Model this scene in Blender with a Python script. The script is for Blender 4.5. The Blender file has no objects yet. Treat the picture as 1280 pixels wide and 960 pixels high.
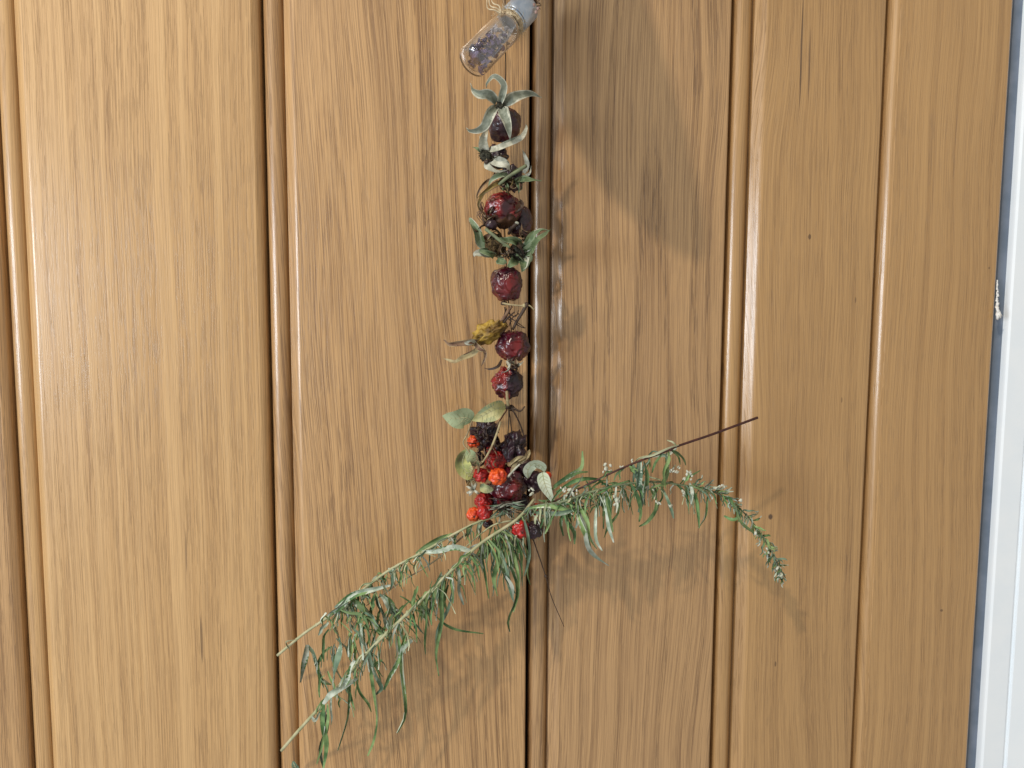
import bpy, math, random
from mathutils import Vector, Matrix, noise as mn
from math import sin, cos, pi, radians

random.seed(11)
sc = bpy.context.scene
COL = sc.collection

# ------------------------------------------------------------------ camera
F = 961.0                       # focal length in pixels of the 1280 px wide photograph
DIST = 0.384                    # camera to door, metres
CAMZ = 1.50
cam_d = bpy.data.cameras.new("camera")
cam = bpy.data.objects.new("camera", cam_d)
COL.objects.link(cam)
cam_d.sensor_width = 36.0
cam_d.lens = 36.0 * F / 1280.0
cam_d.clip_start = 0.01
cam_d.clip_end = 500.0
R = Matrix.Rotation(radians(90 - 5.2), 3, 'X') @ Matrix.Rotation(0.0047, 3, 'Z')
cam.matrix_world = Matrix.Translation((0, -DIST, CAMZ)) @ R.to_4x4()
sc.camera = cam

# ------------------------------------------------------------------ light
# lit indoors-style: a small ceiling lamp up on the left, a window on the left behind the camera, light bounced by the room
LAMP = Vector((-0.62, -1.05, 2.62))
w = bpy.data.worlds.new("World")
sc.world = w
w.use_nodes = True
bg = w.node_tree.nodes['Background']
bg.inputs['Color'].default_value = (1.0, .93, .84, 1)
bg.inputs['Strength'].default_value = 0.44
ld = bpy.data.lights.new("ceiling_lamp", 'POINT')
ld.energy = 54.0
ld.shadow_soft_size = 0.03
ld.color = (1.0, .86, .70)
lo = bpy.data.objects.new("ceiling_lamp", ld)
lo.location = LAMP
COL.objects.link(lo)
wd = bpy.data.lights.new("window_light", 'AREA')
wd.shape = 'RECTANGLE'; wd.size = 1.1; wd.size_y = 0.62
wd.energy = 38.0
wd.color = (.84, .92, 1.0)
wo = bpy.data.objects.new("window_light", wd)
wo.location = (-1.85, -1.75, 1.56)
wo.rotation_euler = (Vector(wo.location) - Vector((0, 0, 1.5))).to_track_quat('Z', 'Y').to_euler()
COL.objects.link(wo)

sc.render.engine = 'CYCLES'
sc.view_settings.view_transform = 'Standard'
sc.view_settings.look = 'None'
sc.view_settings.gamma = 1.0
sc.view_settings.exposure = 0.0
sc.view_settings.use_curve_mapping = False
sc.cycles.max_bounces = 10
sc.cycles.transmission_bounces = 10

# ------------------------------------------------------------------ helpers
CAMP = Vector((0, -DIST, CAMZ))


def P(px, py, d=0.0):
    """point of the place seen at photo pixel (px, py), d metres in front of the door face"""
    v = R @ Vector(((px - 640) / F, -(py - 480) / F, -1.0))
    t = (DIST - d) / v.y
    return CAMP + v * t


def S(d=0.0):
    return (DIST - d) / F


def V(dx, dy, dd=0.0, d=0.022):
    s = S(d)
    return Vector((dx * s, -dd * s, -dy * s))


def tag(o, label=None, cat=None, group=None, kind=None):
    if label: o['label'] = label
    if cat: o['category'] = cat
    if group: o['group'] = group
    if kind: o['kind'] = kind
    return o


def link(name, me, mats, parent=None, origin=None):
    o = bpy.data.objects.new(name, me)
    COL.objects.link(o)
    if not isinstance(mats, (list, tuple)):
        mats = [mats]
    if len(me.materials) == 0:
        for m in mats: me.materials.append(m)
    if parent is not None:
        o.parent = parent
        o.matrix_parent_inverse = Matrix.Identity(4)
    return o


class MB:
    """collects vertices and faces; build() links them as one object.
    Coordinates are world coordinates; origin subtracts the thing's own base."""
    def __init__(self):
        self.v = []; self.f = []; self.m = []

    def add(self, vs, fs, mi=0):
        b = len(self.v)
        self.v += [Vector(x) for x in vs]
        for q in fs:
            self.f.append([i + b for i in q])
            self.m.append(mi)

    def build(self, name, mats, parent=None, origin=None, smooth=True, sharp=None):
        if origin is None:
            origin = parent_origin(parent) if parent is not None else Vector((0, 0, 0))
        me = bpy.data.meshes.new(name)
        me.from_pydata([tuple(x - origin) for x in self.v], [], self.f)
        me.polygons.foreach_set('material_index', self.m)
        if smooth:
            me.polygons.foreach_set('use_smooth', [True] * len(me.polygons))
            if sharp: me.set_sharp_from_angle(angle=radians(sharp))
        me.validate(); me.update()
        o = link(name, me, mats, parent)
        if parent is None:
            o.location = origin
        return o


def parent_origin(p):
    o = Vector(p.location)
    q = p.parent
    while q is not None:
        o += Vector(q.location); q = q.parent
    return o


def empty(name, loc):
    o = bpy.data.objects.new(name, None)
    o.empty_display_size = 0.01
    o.location = loc
    COL.objects.link(o)
    return o


def crom(pts, n):
    """Catmull-Rom through pts -> n+1 samples"""
    pts = [Vector(p) for p in pts]
    if len(pts) == 2:
        return [pts[0].lerp(pts[1], i / n) for i in range(n + 1)]
    q = [2 * pts[0] - pts[1]] + pts + [2 * pts[-1] - pts[-2]]
    segs = len(pts) - 1
    out = []
    for i in range(n + 1):
        t = i / n * segs
        k = min(int(t), segs - 1)
        t -= k
        a, b, c, d = q[k], q[k + 1], q[k + 2], q[k + 3]
        out.append(0.5 * ((2 * b) + (c - a) * t + (2 * a - 5 * b + 4 * c - d) * t * t + (3 * b - a - 3 * c + d) * t ** 3))
    return out


def frames(pts, up=Vector((0, -1, 0))):
    """per point tangent, side, normal (normal close to up)"""
    fr = []
    n = len(pts)
    last = None
    for i in range(n):
        t = (pts[min(i + 1, n - 1)] - pts[max(i - 1, 0)])
        if t.length < 1e-9: t = Vector((0, 0, -1))
        t.normalize()
        u = up if last is None else last
        s = t.cross(u)
        if s.length < 1e-4: s = t.cross(Vector((1, 0, 0.01)))
        s.normalize()
        nn = s.cross(t).normalized()
        last = nn
        fr.append((t, s, nn))
    return fr


def tube(mb, pts, r0, r1=None, n=12, seg=6, bump=0.0, mi=0, rf=None):
    if r1 is None: r1 = r0
    c = crom(pts, n)
    fr = frames(c)
    vs = []; fs = []
    for i, (p, (t, s, u)) in enumerate(zip(c, fr)):
        k = i / n
        r = r0 + (r1 - r0) * k
        if rf: r = rf(k)
        for j in range(seg):
            a = 2 * pi * j / seg
            rr = r * (1 + bump * (random.random() - .5) * 2)
            vs.append(p + s * cos(a) * rr + u * sin(a) * rr)
    for i in range(n):
        for j in range(seg):
            a = i * seg + j; b = i * seg + (j + 1) % seg
            fs.append([a, b, b + seg, a + seg])
    fs.append(list(range(seg))[::-1])
    fs.append([n * seg + j for j in range(seg)])
    mb.add(vs, fs, mi)
    return c


def blade(mb, pts, wid, prof=None, n=8, up=Vector((0, -1, 0)), fold=0.35, twist=0.0, thick=0.00012, wob=0.0, curl=0.0, mids=(0, 1), rim=.5):
    """a leaf: closed thin body with a folded cross-section, upper and lower faces with their own material"""
    c = crom(pts, n)
    fr = frames(c, up)
    if prof is None:
        prof = lambda t: (sin(pi * min(1, t * 0.9 + 0.06)) ** 0.7)
    vs = []; fs = []; fm = []
    ph = random.random() * 6
    for i, (p, (t, s, u)) in enumerate(zip(c, fr)):
        k = i / n
        a = twist * k
        s2 = s * cos(a) + u * sin(a)
        u2 = u * cos(a) - s * sin(a)
        h = wid * 0.5 * max(prof(k), 0.02)
        wv = wob * h * sin(ph + k * 9)
        wv2 = wob * h * sin(ph * 2 + k * 8)
        cu = curl * h
        vs += [p + s2 * h + u2 * (h * fold + wv + cu),
               p + s2 * h * rim + u2 * (h * fold * rim * rim * 1.1 + wv * .6 + thick),
               p + u2 * thick,
               p - s2 * h * rim + u2 * (h * fold * rim * rim * 1.1 + wv2 * .6 + thick),
               p - s2 * h + u2 * (h * fold + wv2 + cu),
               p - u2 * thick * 2]
    for i in range(n):
        for j in range(6):
            a = i * 6 + j; b = i * 6 + (j + 1) % 6
            fs.append([a, b, b + 6, a + 6]); fm.append((mids[2] if (len(mids) > 2 and j in (0, 3)) else mids[0]) if j < 4 else mids[1])
    fs.append([0, 1, 2, 3, 4, 5][::-1]); fm.append(mids[1])
    fs.append([n * 6 + j for j in range(6)]); fm.append(mids[1])
    b = len(mb.v)
    mb.v += vs
    for q, m in zip(fs, fm):
        mb.f.append([x + b for x in q]); mb.m.append(m)


# ------------------------------------------------------------------ materials
def new_mat(name):
    m = bpy.data.materials.new(name)
    m.use_nodes = True
    nt = m.node_tree
    return m, nt, nt.nodes['Principled BSDF']


class N:
    def __init__(self, nt): self.nt = nt

    def node(self, t, **kw):
        n = self.nt.nodes.new(t)
        for k, v in kw.items(): setattr(n, k, v)
        return n

    def setin(self, n, i, v):
        if v is None: return
        if isinstance(v, bpy.types.NodeSocket): self.nt.links.new(v, n.inputs[i])
        else: n.inputs[i].default_value = v

    def m(self, op, a, b=None, c=None, clamp=False):
        n = self.node('ShaderNodeMath', operation=op); n.use_clamp = clamp
        self.setin(n, 0, a); self.setin(n, 1, b); self.setin(n, 2, c)
        return n.outputs[0]

    def comb(self, x, y, z):
        n = self.node('ShaderNodeCombineXYZ')
        self.setin(n, 0, x); self.setin(n, 1, y); self.setin(n, 2, z)
        return n.outputs[0]

    def noise(self, vec, scale=1.0, detail=2.0, rough=0.5, dist=0.0):
        n = self.node('ShaderNodeTexNoise')
        self.setin(n, 'Vector', vec); self.setin(n, 'Scale', scale); self.setin(n, 'Detail', detail)
        self.setin(n, 'Roughness', rough); self.setin(n, 'Distortion', dist)
        return n.outputs['Fac']

    def mr(self, v, a, b, c=0.0, d=1.0, smooth=True):
        n = self.node('ShaderNodeMapRange')
        n.interpolation_type = 'SMOOTHSTEP' if smooth else 'LINEAR'
        self.setin(n, 0, v); self.setin(n, 1, a); self.setin(n, 2, b); self.setin(n, 3, c); self.setin(n, 4, d)
        return n.outputs[0]

    def mix(self, fac, a, b, blend='MIX'):
        n = self.node('ShaderNodeMix', data_type='RGBA', blend_type=blend)
        self.setin(n, 0, fac)
        self.setin(n, 6, a if isinstance(a, bpy.types.NodeSocket) else (*a, 1))
        self.setin(n, 7, b if isinstance(b, bpy.types.NodeSocket) else (*b, 1))
        return n.outputs[2]

    def bump(self, h, strength, dist):
        n = self.node('ShaderNodeBump')
        self.setin(n, 'Height', h); n.inputs['Strength'].default_value = strength; n.inputs['Distance'].default_value = dist
        return n.outputs[0]


def srgb(r, g, b):
    f = lambda c: (c / 255 / 12.92) if c / 255 <= .04045 else ((c / 255 + .055) / 1.055) ** 2.4
    return (f(r), f(g), f(b))


def wood(name, light, mid, dark, seed, slant=0.0, centre=None, ell=0.12, warp=0.010, pore=1.0, tilt=1.0, spots=()):
    """open-pored varnished oak; object space is world space (boards have their origin at 0)"""
    m, nt, bs = new_mat(name)
    k = N(nt)
    tc = k.node('ShaderNodeTexCoord')
    sep = k.node('ShaderNodeSeparateXYZ')
    nt.links.new(tc.outputs['Object'], sep.inputs[0])
    x, y, z = sep.outputs
    off = seed * 3.17
    # broad wander of the grain
    wv = k.comb(k.m('MULTIPLY', x, 9.0), off, k.m('MULTIPLY', z, 4.2))
    w1 = k.m('SUBTRACT', k.noise(wv, 1.0, 2.0, .5), 0.5)
    wv2 = k.comb(k.m('MULTIPLY', x, 45.0), off + 7, k.m('MULTIPLY', z, 14.0))
    w2 = k.m('SUBTRACT', k.noise(wv2, 1.0, 1.0, .5), 0.5)
    wob = k.m('ADD', k.m('MULTIPLY', w1, warp * 1.7), k.m('MULTIPLY', w2, warp * 0.16))
    xs = k.m('ADD', k.m('MULTIPLY_ADD', z, slant, x), wob)
    if centre is not None:
        c = P(centre[0], centre[1])
        dx = k.m('SUBTRACT', xs, c.x + slant * c.z)
        dz = k.m('MULTIPLY', k.m('MAXIMUM', k.m('SUBTRACT', z, c.z), 0.0), ell)
        r = k.m('SQRT', k.m('ADD', k.m('ADD', k.m('MULTIPLY', dx, dx), k.m('MULTIPLY', dz, dz)), 4e-6))
        u = r
    else:
        u = xs
    u = k.m('ADD', u, k.m('MULTIPLY', y, 0.35))
    uf = k.m('ADD', xs, k.m('MULTIPLY', y, 0.35))
    # growth rings (uneven widths)
    ring = k.noise(k.comb(k.m('MULTIPLY', u, 300.0), off, k.m('MULTIPLY', z, 1.4)), 1.0, 3.0, .55)
    ringm = k.mr(ring, .34, .66)
    # fibres
    fib = k.noise(k.comb(k.m('MULTIPLY', uf, 2300.0), off + 3, k.m('MULTIPLY', z, 13.0)), 1.0, 2.0, .6)
    fib2 = k.noise(k.comb(k.m('MULTIPLY', uf, 900.0), off + 5, k.m('MULTIPLY', z, 9.0)), 1.0, 2.0, .6)
    # open pores: short dark dashes, denser in the early wood
    pr = k.noise(k.comb(k.m('MULTIPLY', uf, 2700.0), off + 11, k.m('MULTIPLY', z, 60.0)), 1.0, 1.0, .5)
    pm = k.mr(pr, .55, .63)
    ln = k.noise(k.comb(k.m('MULTIPLY', uf, 2100.0), off + 61, k.m('MULTIPLY', z, 11.0)), 1.0, 1.0, .5)
    lnm = k.mr(ln, .54, .62)
    pr2 = k.noise(k.comb(k.m('MULTIPLY', uf, 1700.0), off + 41, k.m('MULTIPLY', z, 30.0)), 1.0, 1.0, .4)
    pm = k.m('MAXIMUM', pm, k.m('MULTIPLY', k.mr(pr2, .60, .70), .35))
    dens = k.noise(k.comb(k.m('MULTIPLY', x, 30.0), off + 51, k.m('MULTIPLY', z, 10.0)), 1.0, 2.0, .5)
    pm = k.m('MULTIPLY', pm, k.m('MULTIPLY', k.mr(ring, .64, .38, .30, 1.0), k.mr(dens, .3, .6, .62, 1.0)))
    # ray flecks: tiny light marks
    fl = k.noise(k.comb(k.m('MULTIPLY', x, 900.0), off + 17, k.m('MULTIPLY', z, 330.0)), 1.0, 1.0, .5)
    flm = k.mr(fl, .62, .74)
    big = k.noise(k.comb(k.m('MULTIPLY', x, 14.0), off + 23, k.m('MULTIPLY', z, 4.5)), 1.0, 2.0, .5)
    streak = k.noise(k.comb(k.m('MULTIPLY', u, 75.0), off + 29, k.m('MULTIPLY', z, 2.6)), 1.0, 2.0, .5)
    col = k.mix(k.mr(k.m('MULTIPLY_ADD', ringm, .40, k.m('MULTIPLY', fib2, .6)), .15, .80), mid, light)
    col = k.mix(k.mr(big, .32, .70, 0, .30), col, mid)
    col = k.mix(k.mr(streak, .48, .75, 0, .13 + .05 * pore), col, dark)
    col = k.mix(k.mr(fib, .56, .34, 0, .22 + .22 * pore), col, dark)
    lnm = k.m('MULTIPLY', lnm, k.mr(ring, .64, .38, .35, 1.0))
    col = k.mix(k.m('MULTIPLY', lnm, 0.55 * pore), col, dark)
    col = k.mix(k.m('MULTIPLY', pm, 0.55 * pore), col, tuple(c * .62 for c in dark))
    col = k.mix(k.m('MULTIPLY', flm, .06), col, tuple(min(1, c * 1.25) for c in light))
    for (sx, sy, rx, ry, st) in spots:
        c = P(sx, sy)
        rx *= S(); ry *= S()
        a = k.m('DIVIDE', k.m('SUBTRACT', k.m('ADD', x, k.m('MULTIPLY', w2, .001)), c.x), rx)
        b = k.m('DIVIDE', k.m('SUBTRACT', z, c.z), ry)
        dd = k.m('ADD', k.m('MULTIPLY', a, a), k.m('MULTIPLY', b, b))
        dd = k.m('ADD', dd, k.m('MULTIPLY', k.m('SUBTRACT', fib, .5), 1.1))
        col = k.mix(k.mr(dd, 1.2, .3, 0, st), col, (.045, .022, .012))
    nt.links.new(col, bs.inputs['Base Color'])
    rg = k.mr(big, .2, .8, .40, .52)
    rg = k.m('ADD', rg, k.m('MULTIPLY', pm, .2))
    nt.links.new(rg, bs.inputs['Roughness'])
    bs.inputs['Coat Weight'].default_value = 0.75
    bs.inputs['Coat Roughness'].default_value = 0.2
    bs.inputs['Coat IOR'].default_value = 1.55
    h = k.m('SUBTRACT', k.m('MULTIPLY', fib, .35), pm)
    h = k.m('ADD', h, k.m('MULTIPLY', ringm, .25))
    nb = k.bump(h, 0.55, 0.00022)
    nt.links.new(nb, bs.inputs['Normal'])
    cb = k.bump(k.m('ADD', k.m('MULTIPLY', fib2, .6), k.m('MULTIPLY', pm, -.5)), 0.30, 0.00016)
    nt.links.new(cb, bs.inputs['Coat Normal'])
    return m


def soft(name, a, b, scale=300.0, rough=.6, bump=.3, bdist=.0004, spec=.4, detail=3.0, lo=.35, hi=.65, stretch=None, third=None, sub=0.0, coat=0.0, coatr=.15):
    m, nt, bs = new_mat(name)
    k = N(nt)
    tc = k.node('ShaderNodeTexCoord')
    vec = tc.outputs['Object']
    if stretch:
        mp = k.node('ShaderNodeMapping'); mp.inputs['Scale'].default_value = stretch
        nt.links.new(vec, mp.inputs[0]); vec = mp.outputs[0]
    f = k.noise(vec, scale, detail, .55)
    col = k.mix(k.mr(f, lo, hi), a, b)
    if third:
        f3 = k.noise(vec, scale * .33, 2.0, .5)
        col = k.mix(k.mr(f3, .55, .68), col, third)
    if name.startswith('mugwort'):      # every leaf its own tone
        oi = k.node('ShaderNodeObjectInfo')
        hs = k.node('ShaderNodeHueSaturation')
        nt.links.new(k.mr(oi.outputs['Random'], 0, 1, .62, 1.30, False), hs.inputs['Value'])
        nt.links.new(k.mr(k.m('FRACT', k.m('MULTIPLY', oi.outputs['Random'], 7.3)), 0, 1, .485, .515, False), hs.inputs['Hue'])
        nt.links.new(col, hs.inputs['Color'])
        col = hs.outputs[0]
    nt.links.new(col, bs.inputs['Base Color'])
    bs.inputs['Roughness'].default_value = rough
    bs.inputs['Specular IOR Level'].default_value = spec
    if coat:
        bs.inputs['Coat Weight'].default_value = coat
        bs.inputs['Coat Roughness'].default_value = coatr
    if bump:
        f2 = k.noise(vec, scale * 1.9, 3.0, .6)
        if name.startswith(('hip', 'berry')):      # sharp creases
            cr = k.m('ABSOLUTE', k.m('SUBTRACT', k.noise(vec, 105.0, 1.0, .5, .6), .5))
            f2 = k.m('ADD', k.m('MULTIPLY', k.mr(cr, 0, .10), .9), k.m('MULTIPLY', f2, .22))
        nb = k.bump(f2, bump, bdist)
        nt.links.new(nb, bs.inputs['Normal'])
    if sub:
        bs.inputs['Subsurface Weight'].default_value = sub
        bs.inputs['Subsurface Scale'].default_value = 0.001
        bs.inputs['Subsurface Radius'].default_value = (1, .4, .2)
    return m


L1 = (.67, .435, .200); M1 = (.56, .345, .147); D1 = (.32, .176, .070)
L2 = (.60, .372, .168); M2 = (.485, .286, .120); D2 = (.20, .102, .040)
L3 = (.52, .322, .150); M3 = (.41, .246, .108); D3 = (.175, .090, .038)
L4 = (.50, .303, .124); M4 = (.405, .236, .092); D4 = (.21, .112, .042)
wood_a = wood("oak_far_left", L2, M2, D2, 1, warp=.004)
wood_b = wood("oak_pale", L1, M1, D1, 2, warp=.0045, pore=.75, spots=[(252, 800, 2, 34, .5), (233, 690, 1.2, 30, .4)])
wood_c = wood("oak_open_grain", L2, M2, D2, 3, slant=0.05, centre=(455, 760), ell=.055, warp=.009, pore=1.1)
wood_d = wood("oak_cathedral", L3, M3, D3, 4, slant=-0.01, centre=(800, 800), ell=.05, warp=.011, pore=1.05)
wood_e = wood("oak_knotty", L4, M4, D4, 5, slant=.015, centre=(985, 1000), ell=.045, warp=.012, pore=.6,
              spots=[(963, 646, 3.2, 4, .85), (1012, 296, 2.2, 3.6, .7), (1002, 62, 1.3, 75, .75), (1012, 78, 1.0, 45, .6),
                     (969, 830, 1.4, 4, .6), (1052, 500, 1.2, 4, .4), (1070, 375, 1.0, 4, .5)])
wood_f = wood("oak_smooth", L4, M4, D4, 6, slant=0.01, centre=(1380, 300), ell=.05, warp=.010, pore=.42,
              spots=[(1177, 763, 2.0, 2.0, .6), (1236, 335, 1.5, 1.5, .5)])
wood_back = soft("tongue_wood", (.10, .045, .02), (.06, .025, .012), 60, .7)

white_paint = soft("white_paint", (.80, .86, .91), (.77, .84, .90), 60, .38, .12, .0003, .5)
slate = soft("grey_rebate", (.13, .17, .23), (.17, .21, .28), 90, .5, .15, .0003)  # blue-grey strip between door edge and jamb
caulk = soft("white_caulk", (.8, .8, .78), (.7, .7, .68), 500, .7)

# ------------------------------------------------------------------ door
Z0, Z1 = 0.05, 2.05
door = empty("oak_door", (0, 0, 0))
tag(door, "varnished oak door of vertical beaded boards behind the hanging garland", "door")
jx = [P(px, 480).x for px in (9, 334, 661, 903, 1088)]
x_edge = P(1238, 480).x
x_left = P(-330, 480).x
GAP = 0.0014


def board_profile(xl, xr, kind, ch=.0006):
    p = [(xl, .022)]
    if kind == 'bead':
        p += [(xl, .0070)]
        bw, bt = .0098, .0018
        for i in range(11):
            a = pi - pi * i / 10
            p.append((xl + bw / 2 + cos(a) * bw / 2, .0066 - sin(a) * (.0066 - bt)))
        p += [(xl + bw + .0002, .0062), (xl + bw + .0006, .0062), (xl + bw + .0008, .0034)]
        for i in range(1, 6):
            t = i / 5
            p.append((xl + bw + .0011 + t * .0052, .0036 * (1 - t) ** 1.6 - .00005 * (t == 1)))
        p.append((xl + bw + .0068, 0))
    elif kind == 'small':
        p += [(xl, .0052)]
        for i in range(7):
            t = i / 6
            p.append((xl + .0002 + t * .0050, .0048 * (1 - sin(t * pi / 2)) + .0004))
        p += [(xl + .0055, .0004), (xl + .0058, 0)]
    p += [(xr - ch - .0006, 0), (xr - ch - .0002, .00012), (xr - .0002, ch * .9 + .0001), (xr, ch * .9 + .0006), (xr, .022)]
    return p


def add_board(xl, xr, kind, mat, y0=0.0, ch=.0006):
    pr = board_profile(xl, xr, kind, ch)
    mb = MB()
    zs = [Z0, Z1]
    vs = []
    for z in zs:
        vs += [Vector((a, b + y0, z)) for a, b in pr]
    n = len(pr)
    fs = [[i, i + 1, n + i + 1, n + i] for i in range(n - 1)]
    fs += [[n - 1, 0, n, 2 * n - 1], list(range(n))[::-1], [n + i for i in range(n)]]
    mb.add(vs, fs)
    return mb.build("board", mat, door, sharp=28)


edges = [x_left] + jx + [x_edge]
kinds = ['bead', 'bead', 'bead', 'bead', 'bead', 'small']
mats = [wood_a, wood_b, wood_c, wood_d, wood_e, wood_f]
labs = [None, "pale oak board on the left", "oak board with open slanting grain", "oak board with arched grain under the shadow",
        "oak board with small dark knots and two thin cracks", "smooth oak board beside the white frame"]
for i in range(6):
    o = add_board(edges[i] + (GAP / 2 if i else 0), edges[i + 1] - (GAP / 2 if i < 5 else 0), kinds[i], mats[i], 0.0, (.0024, .0026, .0005, .0005, .0004, .0006)[i])
    if labs[i]: o['label'] = labs[i]
mb = MB()


def box(mb, x0, x1, y0, y1, z0, z1, mi=0):
    vs = [(x, y, z) for z in (z0, z1) for x, y in ((x0, y0), (x1, y0), (x1, y1), (x0, y1))]
    mb.add(vs, [[3, 2, 1, 0], [4, 5, 6, 7], [0, 1, 5, 4], [1, 2, 6, 5], [2, 3, 7, 6], [3, 0, 4, 7]], mi)


box(mb, x_left + .001, x_edge - .002, .0222, .040, Z0, Z1)
o = mb.build("backing", wood_back, door, smooth=False)

# ------------------------------------------------------------------ white frame
frame = empty("door_frame", (x_edge, 0, 0))
tag(frame, "white painted door frame at the right edge of the oak door", "door frame")


def extrude(pr, name, mat, parent, sharp=30):
    mb = MB()
    vs = [Vector((a, b, z)) for z in (Z0, Z1) for a, b in pr]
    n = len(pr)
    fs = [[i, (i + 1) % n, n + (i + 1) % n, n + i] for i in range(n)]
    fs += [list(range(n))[::-1], [n + i for i in range(n)]]
    mb.add(vs, fs)
    return mb.build(name, mat, parent, sharp=sharp)


xe = x_edge
extrude([(xe - .001, .030), (xe + .0012, .0060), (xe + .0040, .0050), (xe + .0075, .0050), (xe + .0075, .035), (xe - .001, .035)], "rebate", slate, frame)
XJ = -.0011
jb = [(xe + .0088, .035), (xe + .0088, .0030), (xe + .0094, .0018), (xe + .0104, .0012), (xe + .0205, .0012), (xe + .0212, .0022),
      (xe + .0220, .0022), (xe + .0226, .0006), (xe + .0330, -.0004), (xe + .0336, .0008), (xe + .0344, .0008), (xe + .0350, -.0016), (xe + .12, -.0030), (xe + .12, .035)]
extrude([(a + XJ, b) for a, b in jb], "jamb", white_paint, frame)
# crumb of caulk
mb = MB()
for i in range(13):
    t = i / 12
    c = P(1246.6 + random.uniform(-.5, .5), 352 + t * 34, .0012)
    tube(mb, [c + V(0, -2.2), c + V(random.uniform(-.5, .6), 2.2)], S() * random.uniform(.5, .9 + t), S() * random.uniform(.5, 1 + t), 3, 6, .45)
for (x, y, x2, y2, r) in ((1246.5, 384, 1248, 392, 2.2), (1247, 390, 1250.5, 397, 1.9), (1246.5, 391, 1247, 399, 1.7), (1248, 388, 1252, 395, 1.3)):
    tube(mb, [P(x, y, .0012), P((x + x2) / 2, (y + y2) / 2, .003), P(x2, y2, .002)], S() * r, S() * r * .7, 5, 7, .4)
mb.build("caulk_crumb", caulk, frame)

# ------------------------------------------------------------------ plant materials
hip_red = soft("hip_red_skin", (.27, .010, .010), (.05, .005, .011), 170, .30, .8, .0009, .5, third=(.035, .008, .014), coat=.6, coatr=.18)
hip_dark = soft("hip_dark_skin", (.07, .008, .014), (.022, .006, .014), 140, .32, .7, .0008, .5, third=(.02, .006, .015), coat=.5, coatr=.2)
hip_wine = soft("hip_wine_skin", (.085, .004, .014), (.020, .003, .012), 170, .28, .9, .0011, .5, third=(.16, .008, .010), coat=.55, coatr=.16)
hip_rot = soft("hip_brown_patch", (.045, .018, .012), (.10, .045, .02), 240, .6, .6, .0008)
hip_purple = soft("hip_blackened_skin", (.035, .012, .024), (.012, .006, .012), 200, .38, .6, .0009, .5, coat=.3, coatr=.3)
berry_red = soft("berry_red_skin", (.48, .014, .010), (.16, .006, .008), 260, .38, .6, .0007, coat=.35, coatr=.25)
berry_orange = soft("berry_orange_skin", (.78, .105, .012), (.50, .035, .010), 260, .40, .6, .0007, coat=.3, coatr=.25)
hip_yellow = soft("hip_yellow_skin", (.46, .30, .045), (.13, .07, .015), 160, .55, .7, .0009)
sep_grey = soft("sepal_grey_green", (.27, .30, .24), (.15, .17, .13), 350, .75, .4, .0003)
sep_pale = soft("sepal_pale_edge", (.58, .58, .48), (.33, .34, .27), 350, .75, .4, .0003)
sep_green = soft("sepal_green", (.08, .125, .055), (.17, .22, .11), 300, .7, .4, .0003)
sep_greenb = soft("sepal_green_pale", (.27, .33, .21), (.16, .23, .13), 300, .7, .4, .0003)
sep_brown = soft("sepal_brown", (.12, .065, .045), (.22, .14, .085), 300, .7, .4, .0003)
sep_olive = soft("sepal_olive", (.24, .17, .05), (.10, .08, .03), 300, .7, .4, .0003)
fuzz_brown = soft("fuzzy_disc_brown", (.045, .028, .014), (.12, .08, .03), 900, .95, .9, .0006)
fuzz_dark = soft("fuzzy_disc_dark", (.02, .018, .014), (.06, .06, .04), 900, .95, .9, .0006)
stalk_green = soft("stalk_green", (.20, .24, .13), (.13, .15, .09), 300, .6)
stalk_dark = soft("stalk_dark", (.035, .02, .016), (.07, .045, .03), 300, .6)
stalk_tan = soft("stalk_tan", (.42, .36, .20), (.26, .20, .11), 300, .6)
stalk_red = soft("stalk_reddish", (.085, .028, .020), (.045, .016, .014), 260, .5)
stem_straw = soft("stem_straw", (.50, .48, .30), (.34, .36, .20), 260, .55, stretch=(1, 1, .4))
stem_mauve = soft("stem_mauve", (.26, .17, .12), (.36, .31, .19), 200, .55)
leaf_green = soft("mugwort_green", (.045, .110, .034), (.19, .30, .115), 160, .6, .3, .0003)
leaf_green2 = soft("mugwort_fresh", (.14, .24, .085), (.25, .36, .15), 160, .6, .3, .0003)
leaf_blue = soft("mugwort_blue_green", (.08, .14, .09), (.19, .27, .18), 160, .65, .3, .0003)
leaf_silver = soft("mugwort_silver", (.50, .55, .47), (.26, .33, .25), 220, .7, .35, .0003)
leaf_grey = soft("mugwort_underside", (.34, .40, .30), (.46, .51, .40), 220, .75, .3, .0003)
leaf_straw = soft("mugwort_dry_tip", (.48, .50, .33), (.34, .38, .22), 220, .7)
bud_white = soft("bud_white", (.66, .66, .56), (.46, .49, .38), 600, .85, .5, .0004)
oval_leaf = soft("dry_leaf_green", (.34, .40, .24), (.22, .29, .16), 130, .7, .4, .0004, third=(.42, .42, .20))
oval_yel = soft("dry_leaf_yellow", (.55, .52, .27), (.40, .40, .17), 130, .7, .4, .0004)
oval_spot = soft("dry_leaf_spotted", (.45, .46, .16), (.28, .33, .14), 200, .7, .4, .0004, third=(.05, .05, .03))
white_leaf = soft("dry_leaf_whitish", (.66, .72, .58), (.46, .54, .40), 130, .75, .4, .0004)
brown_leaf = soft("dry_leaf_brown", (.17, .09, .02), (.08, .045, .02), 150, .7, .5, .0005)
thread_m = soft("dark_thread", (.02, .02, .022), (.04, .035, .03), 500, .8)
jute = soft("jute_twine", (.70, .60, .42), (.48, .38, .24), 700, .9, .6, .0004)
petal_p = soft("petal_purple", (.16, .11, .27), (.32, .25, .44), 300, .75, .4, .0004)
petal_b = soft("petal_dark_blue", (.035, .035, .10), (.09, .08, .18), 300, .75, .4, .0004)
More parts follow.
